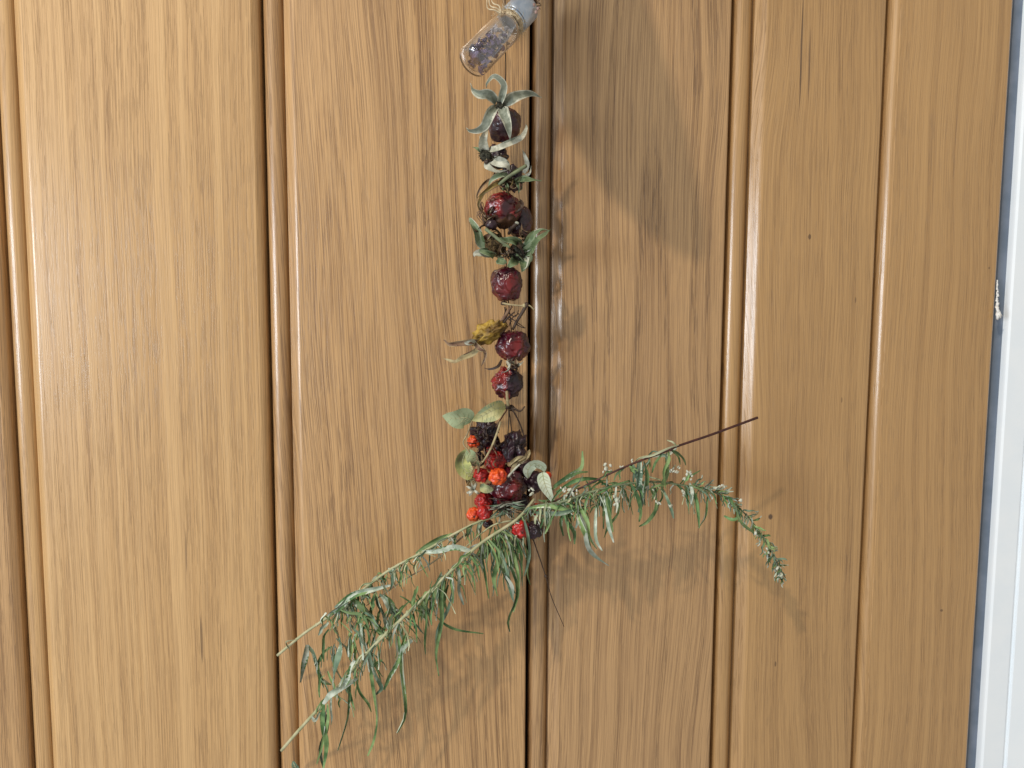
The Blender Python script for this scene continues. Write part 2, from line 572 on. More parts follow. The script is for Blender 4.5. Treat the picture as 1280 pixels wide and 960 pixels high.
petal_t = soft("petal_tan", (.25, .17, .14), (.38, .28, .24), 300, .75, .4, .0004)
sheen_w = soft("vial_sheen_white", (.80, .76, .78), (.62, .58, .62), 300, .7, .4, .0003)  # white of the reflection on the vial, put into colour
seed_m = soft("dark_seed", (.03, .012, .010), (.075, .03, .02), 400, .5, .5, .0005)
pink_m = soft("pale_pink_tip", (.60, .40, .34), (.45, .28, .22), 400, .6)

glass, gnt, gbs = new_mat("clear_glass")
gbs.inputs['Transmission Weight'].default_value = 1.0
gbs.inputs['Roughness'].default_value = 0.055
gbs.inputs['IOR'].default_value = 1.6
gbs.inputs['Base Color'].default_value = (.99, .995, 1, 1)
gbs.inputs['Coat Weight'].default_value = 1.0
gbs.inputs['Coat IOR'].default_value = 1.8
gbs.inputs['Coat Roughness'].default_value = 0.12
capm, cnt, cbs = new_mat("brushed_cap")
kk = N(cnt)
tcx = kk.node('ShaderNodeTexCoord')
fz = kk.noise(tcx.outputs['Object'], 500, 3, .5)
cnt.links.new(kk.mix(kk.mr(fz, .3, .7), (.50, .60, .72), (.62, .70, .80)), cbs.inputs['Base Color'])
cbs.inputs['Metallic'].default_value = .65
cbs.inputs['Roughness'].default_value = .38


# ------------------------------------------------------------------ organic shapes
def blob(mb, c, ax, r, ra, seed=0, wr=.10, fine=.05, nl=22, ns=36, mi=0, dent=.12, mi2=None, sel=None, merid=0.05):
    """wrinkled fruit: c centre, ax long axis, r radius, ra axial radius"""
    ax = Vector(ax).normalized()
    s = ax.cross(Vector((0.3, -1, 0.2))).normalized()
    u = s.cross(ax)
    vs = []; fs = []; fm = []
    for i in range(nl + 1):
        th = pi * i / nl
        th = min(max(th, .02), pi - .02)
        for j in range(ns):
            ph = 2 * pi * j / ns
            n = s * (sin(th) * cos(ph)) + u * (sin(th) * sin(ph)) + ax * cos(th)
            q = n * 1.75 + Vector((seed * 7.3, seed * 1.7, 0))
            a = mn.noise(q * 1.3) * wr * 1.3
            b = (1 - abs(mn.noise(q * 2.4 + Vector((3, 1, 9)))) * 2.2) * fine
            c3 = (1 - abs(mn.noise(q * 4.6 + Vector((0, 0, ph * 0)))) * 2.2) * fine * .45
            md = sin(ph * 7 + seed + 2.4 * mn.noise(q * 2)) * merid * sin(th)
            k = 1 + a - b - c3 + md - dent * math.exp(-(sin(th) / .33) ** 2)
            vs.append(Vector(c) + (s * sin(th) * cos(ph) + u * sin(th) * sin(ph)) * r * k + ax * cos(th) * ra * k)
    for i in range(nl):
        for j in range(ns):
            a = i * ns + j; b = i * ns + (j + 1) % ns
            fs.append([a, a + ns, b + ns, b])
            m = mi
            if sel and sel((vs[a] - Vector(c)) / r): m = mi2
            fm.append(m)
    fs.append(list(range(ns))); fm.append(mi)
    fs.append([nl * ns + j for j in range(ns)][::-1]); fm.append(mi)
    b = len(mb.v)
    mb.v += vs
    for q, m in zip(fs, fm):
        mb.f.append([x + b for x in q]); mb.m.append(m)


def sepprof(t):
    # broad base, long thin tip
    return max(.05, (1 - t) ** 1.1 * (1 + 1.2 * t) * (0.75 + .5 * min(1, t * 5)) * .85)


def leafprof(t):
    return max(.04, sin(pi * t ** .85) ** .8)


def sepal(parent, pts, wid, mats, fold=.5, n=10, twist=0.0, name="sepal", prof=sepprof, up=Vector((0, -1, 0)), wob=.25, curl=0.0, label=None):
    mb = MB()
    w_ = [P(*p) for p in pts]
    for i in range(1, len(w_) - 1): w_[i] = w_[i] + V(random.gauss(0, .5), random.gauss(0, .5), random.gauss(0, .8))
    if twist == 0: twist = random.uniform(-.7, .7)
    rimm = {'sepal_grey_green': sep_pale, 'sepal_green': sep_greenb, 'sepal_green_pale': sep_pale, 'sepal_brown': stalk_tan, 'sepal_olive': sep_brown}.get(mats[0].name, mats[0])
    blade(mb, w_, wid * .76 * S(.022), prof, n + 6, up, fold * 1.5, twist, .00013, wob * 1.6, curl, (0, 1, 2), .78)
    o = mb.build(name, [mats[0], mats[1], rimm], parent, sharp=75)
    if label: o['label'] = label
    return o


def disc(parent, px, py, d, r, mat, name="calyx_disc", ax=(0, 0, 1), seed=1):
    """fuzzy little crown in the middle of a calyx: dome plus short hairs"""
    mb = MB()
    c = P(px, py, d)
    a = V(*ax).normalized()
    rr = r * S(d)
    blob(mb, c, a, rr, rr * .75, seed, .15, .12, 10, 16, dent=.35)
    s = a.orthogonal().normalized(); u = a.cross(s)
    for i in range(46):
        ph = random.random() * 2 * pi; q = random.random() ** .5
        o = (s * cos(ph) + u * sin(ph)) * rr * q
        b = c + o * .85 + a * rr * .45 * (1 - q * .5)
        tube(mb, [b, b + (a * 1.1 + o.normalized() * q * .8 + Vector((random.uniform(-.4, .4),) * 3)) * rr * random.uniform(.25, .5)], rr * .05, rr * .03, 2, 4)
    return mb.build(name, mat, parent)


def hip(px, py, d, rx, ry, mat, label, seed, ax=(0, 1, .15), wr=.1, fine=.05, dent=.12,  mats=None, sel=None, cat="rose hip", name="rose_hip", group=None, merid=.03):
    c = P(px, py, d)
    root = empty(name, c)
    tag(root, label, cat, group)
    mb = MB()
    blob(mb, c, V(*ax), rx * S(d), ry * S(d), seed, wr * 1.5, fine * 1.0, 44, 64, mi2=1, sel=sel, dent=dent, merid=merid)
    mb.build("skin", mats or mat, root)
    return root


def twig(name, pts, r0, r1, mat, parent=None, label=None, cat=None, n=14, bump=.08, group=None, nodes=()):
    mb = MB()
    w = [P(*p) for p in pts]
    c = tube(mb, w, r0 * S(.022), r1 * S(.022), n, 7, bump)
    for t, r in nodes:
        q = c[min(int(t * n), n)]
        blob(mb, q, (0, 0, 1), r * S(.022), r * S(.022) * 1.2, 3, .1, .05, 6, 8)
    o = mb.build(name, mat, parent, origin=None if parent else w[0])
    if label: tag(o, label, cat, group)
    return o


# ------------------------------------------------------------------ garland, top to bottom
DG = .022
# thread
mb = MB()
tp = [(632, -420, .010), (631, -150, .016), (631.5, 18, .027), (632, 60, .029), (632, 100, .024), (628, 160, .019), (630, 262, .020), (634, 354, .021), (640, 432, .021), (634, 479, .021), (636, 520, .022),
      (634, 560, .022), (634, 610, .022), (640, 650, .024)]
tube(mb, [P(*p) for p in tp], .6 * S(), .6 * S(), 90, 6)
o = mb.build("thread", thread_m, None, origin=P(632, -420, .010))
tag(o, "thin dark thread running down through the row of dried rose hips", "thread")

# ---- glass vial
vb = P(590, 79, .040)            # base
vt = P(658, 8, .020)             # top of the cap
vax = (vt - vb); VL = vax.length; vax.normalize()
vs_ = vax.cross(Vector((0, 1, 0))).normalized(); vu_ = vs_.cross(vax)
vial = empty("glass_vial", vb)
tag(vial, "small clear glass vial of purple petals hung tilted at the top", "vial")


def lathe(prof, name, mat, seg=40, sharp=None, parent=vial):
    mb = MB()
    vs = []; fs = []
    n = len(prof)
    for a, r in prof:
        for j in range(seg):
            ph = 2 * pi * j / seg
            vs.append(vb + vax * a + (vs_ * cos(ph) + vu_ * sin(ph)) * max(r, 1e-5))
    for i in range(n - 1):
        for j in range(seg):
            a = i * seg + j; b = i * seg + (j + 1) % seg
            fs.append([a, a + seg, b + seg, b])
    fs.append(list(range(seg)))
    fs.append([(n - 1) * seg + j for j in range(seg)][::-1])
    mb.add(vs, fs)
    return mb.build(name, mat, parent, sharp=sharp)


u = S(.03)
RB = 19.5 * u
Lb = VL * .66
gp = [(0.6 * u, RB * .3), (0, RB * .55), (0, RB * .82), (1.2 * u, RB * .95), (3 * u, RB), (Lb * .9, RB), (Lb * .96, RB * .93), (Lb, RB * .80), (Lb + 2 * u, RB * .66), (Lb + 9 * u, RB * .64),
      (Lb + 10 * u, RB * .76), (Lb + 13 * u, RB * .76), (Lb + 13 * u, RB * .5)]
gi = [(Lb + 12 * u, RB * .5), (Lb + 2 * u, RB * .52), (Lb - 1 * u, RB * .70), (Lb * .94, RB * .82), (Lb * .88, RB * .88), (6 * u, RB * .88), (4 * u, RB * .78), (3.4 * u, RB * .5), (3.6 * u, RB * .1)]
lathe(gp + gi, "glass_body", glass, 48, sharp=50)
c0 = Lb + 11 * u
lathe([(c0, RB * .80), (c0, RB * .90), (c0 + 1 * u, RB * .94), (VL - 3 * u, RB * .94), (VL - 1 * u, RB * .88), (VL, RB * .74), (VL + .2 * u, RB * .2)], "cap", capm, 48, sharp=40)
lathe([(c0 - 3.2 * u, RB * .70), (c0 - 3.0 * u, RB * .86), (c0 - 1.6 * u, RB * .90), (c0 - .6 * u, RB * .84), (c0 - .4 * u, RB * .70)], "cap_rim", capm, 40)
# jute round the neck
mb = MB()
for q in range(5):
    a0 = Lb + (2.5 + q * 1.7) * u
    rr = RB * (.74 + .05 * (q % 2))
    pts = []
    for j in range(17):
        ph = 2 * pi * j / 16
        pts.append(vb + vax * (a0 + sin(ph * 2 + q) * 1.0 * u) + (vs_ * cos(ph) + vu_ * sin(ph)) * rr)
    tube(mb, pts, 1.25 * u, 1.25 * u, 48, 6, .12)
twine = mb.build("twine", jute, vial)
mb = MB()
nk = vb + vax * (Lb + 5 * u)
for i in range(240):
    ph = random.random() * 2 * pi
    o = vs_ * cos(ph) + vu_ * sin(ph)
    b = nk + vax * random.uniform(-5, 6) * u + o * RB * .75
    dr = (o * random.uniform(.3, 1) + Vector((random.uniform(-1, 1), random.uniform(-.6, .2), random.uniform(-.4, 1)))).normalized()
    l = random.uniform(3, 10) * u
    tube(mb, [b, b + dr * l * .5, b + dr * l + Vector((random.uniform(-1, 1), random.uniform(-1, 1), random.uniform(-1, 1))) * l * .3], .28 * u, .16 * u, 4, 4)
f_ = mb.build("loose_fibres", jute, vial)
f_['kind'] = 'stuff'
mb = MB()
kn = nk - vs_ * 0 + V(-9, -4, 14)
for i in range(3):
    tube(mb, [kn + V(random.uniform(-3, 3), random.uniform(-3, 3), 0), kn + V(-4 - 3 * i, -8 + 2 * i, 3), kn + V(-12 - 3 * i, -13 + 3 * i, 0), kn + V(-15 - 2 * i, -24 + 2 * i, -2)], 1.1 * u, .7 * u, 10, 6, .2)
blob(mb, kn, (1, 0, .3), 3.2 * u, 4.0 * u, 4, .2, .12, 10, 12)
mb.build("knot", jute, vial)
# petals inside, plus whitish blades standing in for the reflection on the glass
mb = MB()
for i in range(85):
    a = random.uniform(5.5, Lb / u * .66) * u
    ph = random.random() * 2 * pi
    q = RB * .70 * random.random() ** .5
    low = .25
    c = vb + vax * a + (vs_ * cos(ph) + vu_ * sin(ph)) * q
    c += V(.8, 2.2, 0)
    if (c - vb - vax * (c - vb).dot(vax)).length > RB * .74: continue
    dr = Vector((random.uniform(-1, 1), random.uniform(-1, 1), random.uniform(-1, 1))).normalized()
    l = random.uniform(5, 9) * u
    if (c - vb).dot(vax) > Lb * .80: continue
    mi = random.choice([0, 0, 0, 1, 1, 2])
    blade(mb, [c - dr * l * .5, c + V(random.uniform(-1, 1), random.uniform(-1, 1), 1), c + dr * l * .5], random.uniform(6, 10) * u, leafprof, 4, Vector((random.uniform(-1, 1), -1, random.uniform(-1, 1))), .5, random.uniform(-1, 1), .0002, .4, mids=(mi, mi))
for i in range(28):  # whitish blades imitate the white reflection on the upper glass
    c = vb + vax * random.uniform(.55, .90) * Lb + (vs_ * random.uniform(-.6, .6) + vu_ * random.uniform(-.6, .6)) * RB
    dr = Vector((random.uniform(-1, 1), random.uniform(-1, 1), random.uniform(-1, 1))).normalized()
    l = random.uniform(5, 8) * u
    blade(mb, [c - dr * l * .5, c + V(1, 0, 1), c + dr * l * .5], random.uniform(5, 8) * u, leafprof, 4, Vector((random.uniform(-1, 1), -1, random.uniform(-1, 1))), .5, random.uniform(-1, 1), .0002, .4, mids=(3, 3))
o = mb.build("dried_petals", [petal_p, petal_b, petal_t, sheen_w], None, origin=vb)
tag(o, "crumbled purple, blue and tan dried petals inside the glass vial, with white flakes imitating its reflection", "dried petals", kind="stuff")

# ---- dark seed head by the cap
sh = empty("dried_seed_head", P(668, 6, .020))
tag(sh, "dark brown dried seed head with pale pink tips beside the vial cap", "seed head")
mb = MB()
for i in range(34):
    x = 664 + random.gauss(0, 5); y = 2 + random.gauss(0, 8)
    r = random.uniform(1.8, 3.4)
    blob(mb, P(x, y, .020 + random.uniform(-.003, .004)), (random.random(), random.random(), 1), r * u, r * 1.2 * u, i, .15, .1, 8, 10)
mb.build("seeds", seed_m, sh)
for (x, y) in ((667.5, 6), (672.5, 10.5), (670, 15), (663, -4)):
    mb = MB()
    blob(mb, P(x, y, .026), (.3, -.2, 1), 1.9 * u, 2.3 * u, x, .12, .06, 8, 12)
    mb.build("pink_tip", pink_m, sh)
mb = MB()
for i in range(16):
    a = random.uniform(-1.2, 1.9)
    b = P(664, 6, .020)
    tube(mb, [b, b + V(cos(a) * 7, sin(a) * 8, random.uniform(-3, 6)), b + V(cos(a) * 12, sin(a) * 13 + 1, random.uniform(-3, 6))], .5 * u, .3 * u, 5, 5)
mb.build("bristles", seed_m, sh)
twig("stalk", [(664, 4, .020), (660, -60, .02), (652, -150, .018)], 1.6, 1.6, stalk_dark, sh)

# ---- hip A: dark, under the star shaped grey calyx
A = hip(630, 156, .024, 21, 23, hip_dark, "dark purple rose hip below a star of grey-green sepals, topmost on the thread", 1, (.2, -1, .5), .06, .02, merid=.01)
pr = (sep_grey, sep_pale)
sepal(A, [(624, 131, .036), (628, 118, .040), (629, 105, .042), (619, 96, .042), (609, 104, .040), (608, 110, .039)], 11, pr, .4, 16)
sepal(A, [(620, 128, .036), (610, 118, .040), (600, 117, .040), (592, 112, .037), (588, 104, .034)], 15, pr, .5, 14)
sepal(A, [(630, 130, .036), (640, 124, .038), (650, 119, .036), (664, 118, .033), (677, 122, .031)], 17, pr, .4, 14)
sepal(A, [(620, 135, .036), (612, 145, .040), (606, 155, .040), (598, 163, .037), (587, 163, .034), (583, 160, .033)], 15, pr, .4, 14)
sepal(A, [(627, 135, .037), (632, 148, .042), (636, 160, .044), (638, 176, .042)], 17, pr, .4, 12)
disc(A, 625, 133, .037, 6, fuzz_dark, seed=2)

# ---- B: grey calyx with dark centre
Bq = hip(622, 196, .018, 15, 13, hip_purple, "small blackened rose hip behind a curled pale grey calyx, second on the thread", 2, (1, -.2, .3), .15, .08)
pg = (sep_pale, sep_grey)
sepal(Bq, [(606, 190, .030), (603, 178, .034), (606, 168, .034), (611, 160, .031)], 15, pg, .4, 12)
sepal(Bq, [(612, 187, .031), (625, 186, .037), (640, 181, .037), (652, 172, .035), (658, 160, .032), (657, 155, .031)], 13, pg, .5, 16)
sepal(Bq, [(614, 200, .030), (625, 203, .035), (633, 207, .035), (638, 214, .032)], 17, pg, .3, 10)
sepal(Bq, [(608, 203, .030), (610, 210, .033), (620, 214, .034), (634, 213, .033)], 10, pg, .3, 10)
sepal(Bq, [(604, 192, .028), (597, 186, .030), (591, 184, .028)], 6, (sep_green, sep_green), .3, 6)
sepal(Bq, [(603, 186, .028), (600, 180, .031), (600, 170, .031)], 11, pg, .3, 8)
disc(Bq, 607, 195, .031, 8, fuzz_dark, seed=4, ax=(-.4, .1, 1))

# ---- C: withered green calyx between B and the bright red hip
Cq = hip(640, 224, .017, 15, 14, hip_purple, "shrivelled dark rose hip between grey calyx and glossy red hip, wrapped in withered olive sepals", 3, (1, .2, .3), .2, .1)
pc = (sep_green, sep_greenb)
twig("stalk", [(658, 207, .033), (648, 213, .034), (634, 222, .034), (622, 232, .032)], 2.4, 1.8, stalk_green, Cq)
sepal(Cq, [(655, 216, .028), (659, 206, .030), (655, 196, .030), (653, 187, .028)], 8, pg, .4, 10)
sepal(Cq, [(655, 222, .028), (662, 216, .030), (664, 207, .029)], 5, pg, .4, 6)
sepal(Cq, [(648, 225, .028), (653, 226, .031), (662, 225, .031), (677, 226, .030)], 13, pc, .4, 12)
sepal(Cq, [(647, 225, .028), (650, 233, .031), (648, 242, .028)], 11, pc, .4, 8)
sepal(Cq, [(634, 218, .030), (622, 220, .033), (614, 226, .033), (610, 234, .031)], 9, (sep_greenb, sep_green), .5, 10)
sepal(Cq, [(628, 228, .030), (617, 232, .034), (604, 240, .034), (596, 248, .031)], 9, (sep_olive, sep_brown), .6, 12)
sepal(Cq, [(612, 224, .028), (602, 232, .030), (596, 242, .030), (596, 252, .028)], 5, (sep_brown, sep_brown), .6, 10)
sepal(Cq, [(606, 240, .028), (598, 252, .031), (600, 262, .031), (612, 272, .028)], 5, (sep_olive, sep_brown), .6, 10)
disc(Cq, 638, 229, .028, 7, fuzz_brown, seed=5)

# ---- D: glossy red hip
Dq = hip(628, 263, .024, 23, 23, None, "largest glossy bright red rose hip with wrinkled top", 12, (.1, -1, .35), .06, .035,
         mats=[hip_red, hip_rot], sel=lambda n: n.z < -.35 + .3 * mn.noise(n * 3) and n.y < .2, dent=.10)
mb = MB()
for i in range(9):
    a = random.uniform(2.2, 4.4)
    b = P(604, 262, .026)
    tube(mb, [b, b + V(cos(a) * 5, sin(a) * 7, 2), b + V(cos(a) * 7 + random.uniform(-4, 4), sin(a) * 11 + 2, random.uniform(-2, 4)), b + V(6, 20 + random.uniform(-8, 6), 3)], .8 * u, .4 * u, 9, 5, .2)
mb.build("withered_tuft", sep_brown, Dq)
mb = MB()
blob(mb, P(614, 281, .034), (0, 0, 1), 8 * u, 6.5 * u, 3, .12, .08, 12, 16)
mb.build("dark_tip", hip_purple, Dq)
# ---- E: darker hip behind right
Eq = hip(650, 277, .018, 16, 21, hip_dark, "dark rose hip half hidden behind the right of the glossy red hip", 9, (0, -1, .1), .05, .02)
twig("cut_stalk", [(636, 292, .030), (640, 285, .034), (646, 279, .036)], 1.9, 2.1, stalk_dark, Eq)
mb = MB()
blob(mb, P(646.3, 278.6, .0365), (.3, .2, 1), 2.6 * u, 1.6 * u, 3, .05, .02, 8, 12)
mb.build("cut_end", sep_pale, Eq)

# ---- F: two upturned green calyces
Fa = hip(618, 306, .021, 15, 15, fuzz_brown, "brown fuzzy calyx in a green sepal cup, left of the upturned pair", 14, (-.2, .2, 1), .12, .1, cat="calyx", name="rose_calyx")
pf = (sep_green, sep_greenb)
pf2 = (sep_greenb, sep_green)
sepal(Fa, [(607, 312, .026), (599, 300, .028), (595, 288, .030), (589, 275, .030), (587, 272, .030)], 15, pf2, .6, 12)
sepal(Fa, [(612, 318, .027), (603, 316, .031), (595, 318, .032), (593, 321, .032)], 14, (sep_pale, sep_greenb), .6, 10)
sepal(Fa, [(617, 321, .027), (612, 316, .032), (603, 313, .033), (597, 313, .032)], 10, pf, .6, 10)
sepal(Fa, [(622, 324, .028), (628, 328, .031), (634, 328, .031)], 15, pf, .3, 8)
sepal(Fa, [(606, 300, .026), (612, 292, .031), (622, 288, .032)], 9, (sep_brown, sep_olive), .5, 8)
twig("stalk", [(607, 286, .036), (618, 295, .037), (628, 303, .037), (637, 309, .036)], 2.2, 1.7, stalk_green, Fa)
Fb = hip(648, 315, .021, 12, 11, fuzz_dark, "dark fuzzy calyx among curling green sepals, right of the upturned pair", 15, (.2, .1, 1), .12, .1, cat="calyx", name="rose_calyx")
disc(Fb, 648, 316, .029, 9, fuzz_dark, seed=8)
disc(Fa, 618, 308, .029, 12, fuzz_brown, seed=9)
sepal(Fb, [(655, 312, .028), (663, 305, .033), (668, 295, .034), (676, 289, .033), (686, 288, .031)], 15, pf2, .6, 14)
sepal(Fb, [(657, 316, .028), (666, 311, .034), (672, 302, .036), (679, 295, .035), (688, 287, .032)], 16, pf, .6, 14)
sepal(Fb, [(655, 322, .028), (663, 327, .033), (665, 320, .036), (660, 333, .036), (654, 337, .034)], 9, (sep_pale, sep_greenb), .6, 14)
sepal(Fb, [(650, 306, .028), (641, 300, .033), (632, 298, .034), (622, 297, .032)], 13, pf, .5, 10)
sepal(Fb, [(645, 324, .028), (640, 329, .033), (634, 333, .032)], 16, pf, .3, 8)
sepal(Fb, [(652, 325, .028), (655, 333, .031), (652, 340, .029)], 13, pf, .4, 8)

# ---- G
Gq = hip(633.5, 355, .022, 20, 23.5, hip_wine, "oval wine-red rose hip hanging alone under the green calyces", 21, (0, -1, .12), .06, .04, dent=.16)
mb = MB()
blob(mb, P(630, 379, .023), (0, 0, 1), 5 * u, 3.2 * u, 3, .2, .15, 8, 12)
mb.build("dry_tip", hip_purple, Gq)
twig("stalk", [(628, 379, .024), (640, 381, .026), (652, 382, .027), (662, 382, .027), (668, 388, .026)], 1.4, .7, stalk_tan, Gq, nodes=[(.62, 2.4)])
# ---- crossing twigs between G and J
twig("dry_twig", [(658, 381, .027), (652, 392, .026), (646, 402, .025), (641, 412, .024)], 2.4, 1.7, stalk_dark,
     label="dark forked twig joining the alone oval hip to the round hip below", cat="twig", nodes=[(0, 3)])
tw = empty("fine_stalks", P(640, 395, .024))
tag(tw, "tangle of hair-thin stalks above the round hip beside the yellow one", "stalks")
for (a, b, c) in (((631, 384), (633, 396), (640, 402)), ((634, 390), (644, 396), (648, 388)), ((648, 392), (640, 398), (636, 408)), ((636, 396), (645, 402), (655, 409)), ((633, 386), (630, 396), (634, 406)), ((645, 405), (652, 409), (657, 410))):
    twig("stalk", [(a[0], a[1], .024), (b[0], b[1], .027), (c[0], c[1], .025)], .8, .5, stalk_dark, tw, n=8)

# ---- I: yellow shrivelled hip
Iq = empty("rose_hip", P(608, 416, .026))
tag(Iq, "shrivelled yellow rose hip with long brown sepals sticking out to the left", "rose hip")
mb = MB()
blob(mb, P(611, 416, .026), V(1, -.62, .1), 12.5 * u, 23 * u, 31, .30, .12, 44, 64, dent=-.15, merid=.15)
mb.build("skin", hip_yellow, Iq)
mb = MB()
blob(mb, P(621, 417, .024), V(1, -.9, 0), 6 * u, 18 * u, 8, .15, .1, 20, 24, merid=.08)
mb.build("dark_flank", sep_brown, Iq, )
twig("stalk", [(624, 405, .026), (631, 396, .027), (636, 388, .026), (640, 383, .025)], 2.6, 1.4, sep_brown, Iq)
twig("stalk", [(626, 408, .026), (634, 398, .028), (643, 390, .027)], 1.5, .9, stalk_dark, Iq)
pb = (sep_brown, sep_brown)
sepal(Iq, [(596, 427, .028), (586, 428, .031), (574, 430, .031), (563, 430, .029), (557, 426, .027), (554, 425, .026)], 9.5, pb, .6, 14)
sepal(Iq, [(598, 433, .028), (592, 442, .030), (580, 448, .030), (570, 452, .028), (560, 450, .026), (553, 448, .025)], 9, (stalk_tan, sep_brown), .6, 14)
sepal(Iq, [(602, 434, .029), (607, 443, .031), (604, 453, .030), (601, 458, .029)], 5, pb, .5, 10)
sepal(Iq, [(594, 428, .030), (588, 424, .034), (582, 427, .034), (585, 431, .034), (591, 430, .033)], 6, (sep_pale, sep_brown), .5, 10)
sepal(Iq, [(594, 430, .029), (600, 437, .033), (608, 439, .032)], 9, pb, .4, 8)
# ---- J
Jq = hip(641, 432.5, .022, 21, 21, hip_wine, "round wine-red rose hip touching the yellow shrivelled one", 24, (.15, -1, .1), .08, .045, dent=.14)
sepal(Jq, [(627, 450, .026), (622, 458, .028), (612, 461, .027), (605, 460, .026)], 5, (stalk_dark, stalk_dark), .3, 10)
sepal(Jq, [(634, 451, .026), (637, 457, .030), (634, 461, .029)], 6, (sep_pale, sep_grey), .4, 6)
sepal(Jq, [(644, 452, .026), (649, 456, .030), (655, 451, .028)], 6, (sep_pale, sep_brown), .4, 6)
mb = MB()
blob(mb, P(638, 455, .025), (0, 0, 1), 6 * u, 3.5 * u, 3, .2, .15, 8, 12)
mb.build("dry_crown", fuzz_brown, Jq)
# ---- K
Kq = hip(634.5, 479, .022, 20, 20, None, "collapsed rose hip, half red and half black wrinkles, third hip above the berry bunch", 33, (.1, -1, .5), .10, .075,
         mats=[hip_red, hip_purple], sel=lambda n: n.x > .15 + .35 * mn.noise(n * 2.3), dent=.2)
Kq['label'] = "collapsed wrinkled rose hip, red on its left and black on its right"
twig("stalk", [(633.5, 489, .030), (634, 497, .031), (635, 507, .029)], 1.8, 2.0, stalk_tan, Kq)

# ---- leaf pair, knot of stalks
def oval(name, pts, wid, mats, label, cat="leaf", fold=.35, wob=.35, vein=None, twist=0.0, d0=None, curl=0.0, parent=None, prof=leafprof):
    root = empty(name, P(*pts[0]))
    tag(root, label, cat)
    mb = MB()
    blade(mb, [P(*p) for p in pts], wid * S(.028), prof, 18, Vector((0, -1, 0)), fold, twist, .00018, wob, curl)
    mb.build("blade", list(mats), root, sharp=75)
    mb = MB()
    c = [P(*p) for p in pts]
    off = V(0, 0, .6)
    cc = crom(c, 16)
    tube(mb, [q + off for q in cc[:15]], .55 * S(.028), .25 * S(.028), 16, 5)
    fr = frames(cc)
    for i in range(2, 14, 2):
        t, s, nn = fr[i]
        h = wid * .5 * S(.028) * prof(i / 16)
        for sg in (-1, 1):
            tube(mb, [cc[i] + off, cc[i] + off * .9 + s * sg * h * .45 + t * h * .3 + nn * h * fold * .35, cc[i] + off * .8 + s * sg * h * .85 + t * h * .75 + nn * h * fold * .85], .28 * S(.028), .12 * S(.028), 4, 4)
    mb.build("veins", vein or stem_straw, root)
    return root


oval("dry_leaf", [(590, 526, .030), (582, 522, .032), (568, 523, .033), (553, 520, .031)], 27, (oval_leaf, oval_yel), "small pale green toothed leaf, leftmost of the two below the hips", fold=.2, wob=.12)
oval("dry_leaf", [(632, 508, .029), (620, 511, .033), (607, 518, .034), (590, 526, .031)], 23, (oval_yel, oval_leaf), "yellowish curled leaf right under the collapsed red and black hip", fold=.45, wob=.15)
twig("leaf_stalk", [(590, 526, .031), (584, 543, .031), (579, 554, .031), (588, 566, .031), (602, 580, .030)], 1.0, .9, stalk_tan,
     label="thin tan stalk zigzagging down from between the two pale leaves", cat="stalk")
kn_ = empty("stalk_knot", P(641, 510, .026))
tag(kn_, "dark knot of stalks under the collapsed hip with stems reaching down", "stalks")
mb = MB()
blob(mb, P(640, 510, .026), (1, 0, .5), 5 * u, 4 * u, 5, .3, .2, 10, 14)
blob(mb, P(634, 508, .028), (1, 0, .5), 4 * u, 4.5 * u, 6, .2, .1, 10, 14)
mb.build("node", stalk_dark, kn_)
for pts, r0, r1, m_ in (([(642, 510, .027), (650, 514, .027), (656, 508, .026)], 1.5, .9, stalk_dark), ([(641, 512, .027), (650, 530, .026), (656, 548, .024)], 1.0, .9, stalk_dark),
                        ([(636, 511, .027), (638, 525, .026), (640, 543, .024)], .8, .7, stalk_dark), ([(634, 512, .028), (626, 524, .030), (620, 534, .031)], .9, .8, sep_brown),
                        ([(635, 506, .028), (634, 500, .029), (634, 492, .030)], 1.8, 1.5, stalk_tan),
                        ([(626, 527, .034), (620, 545, .036), (614, 560, .037), (606, 574, .036), (600, 580, .034)], 1.5, 1.2, stalk_tan)):
    twig("stalk", pts, r0, r1, m_, kn_, n=10)

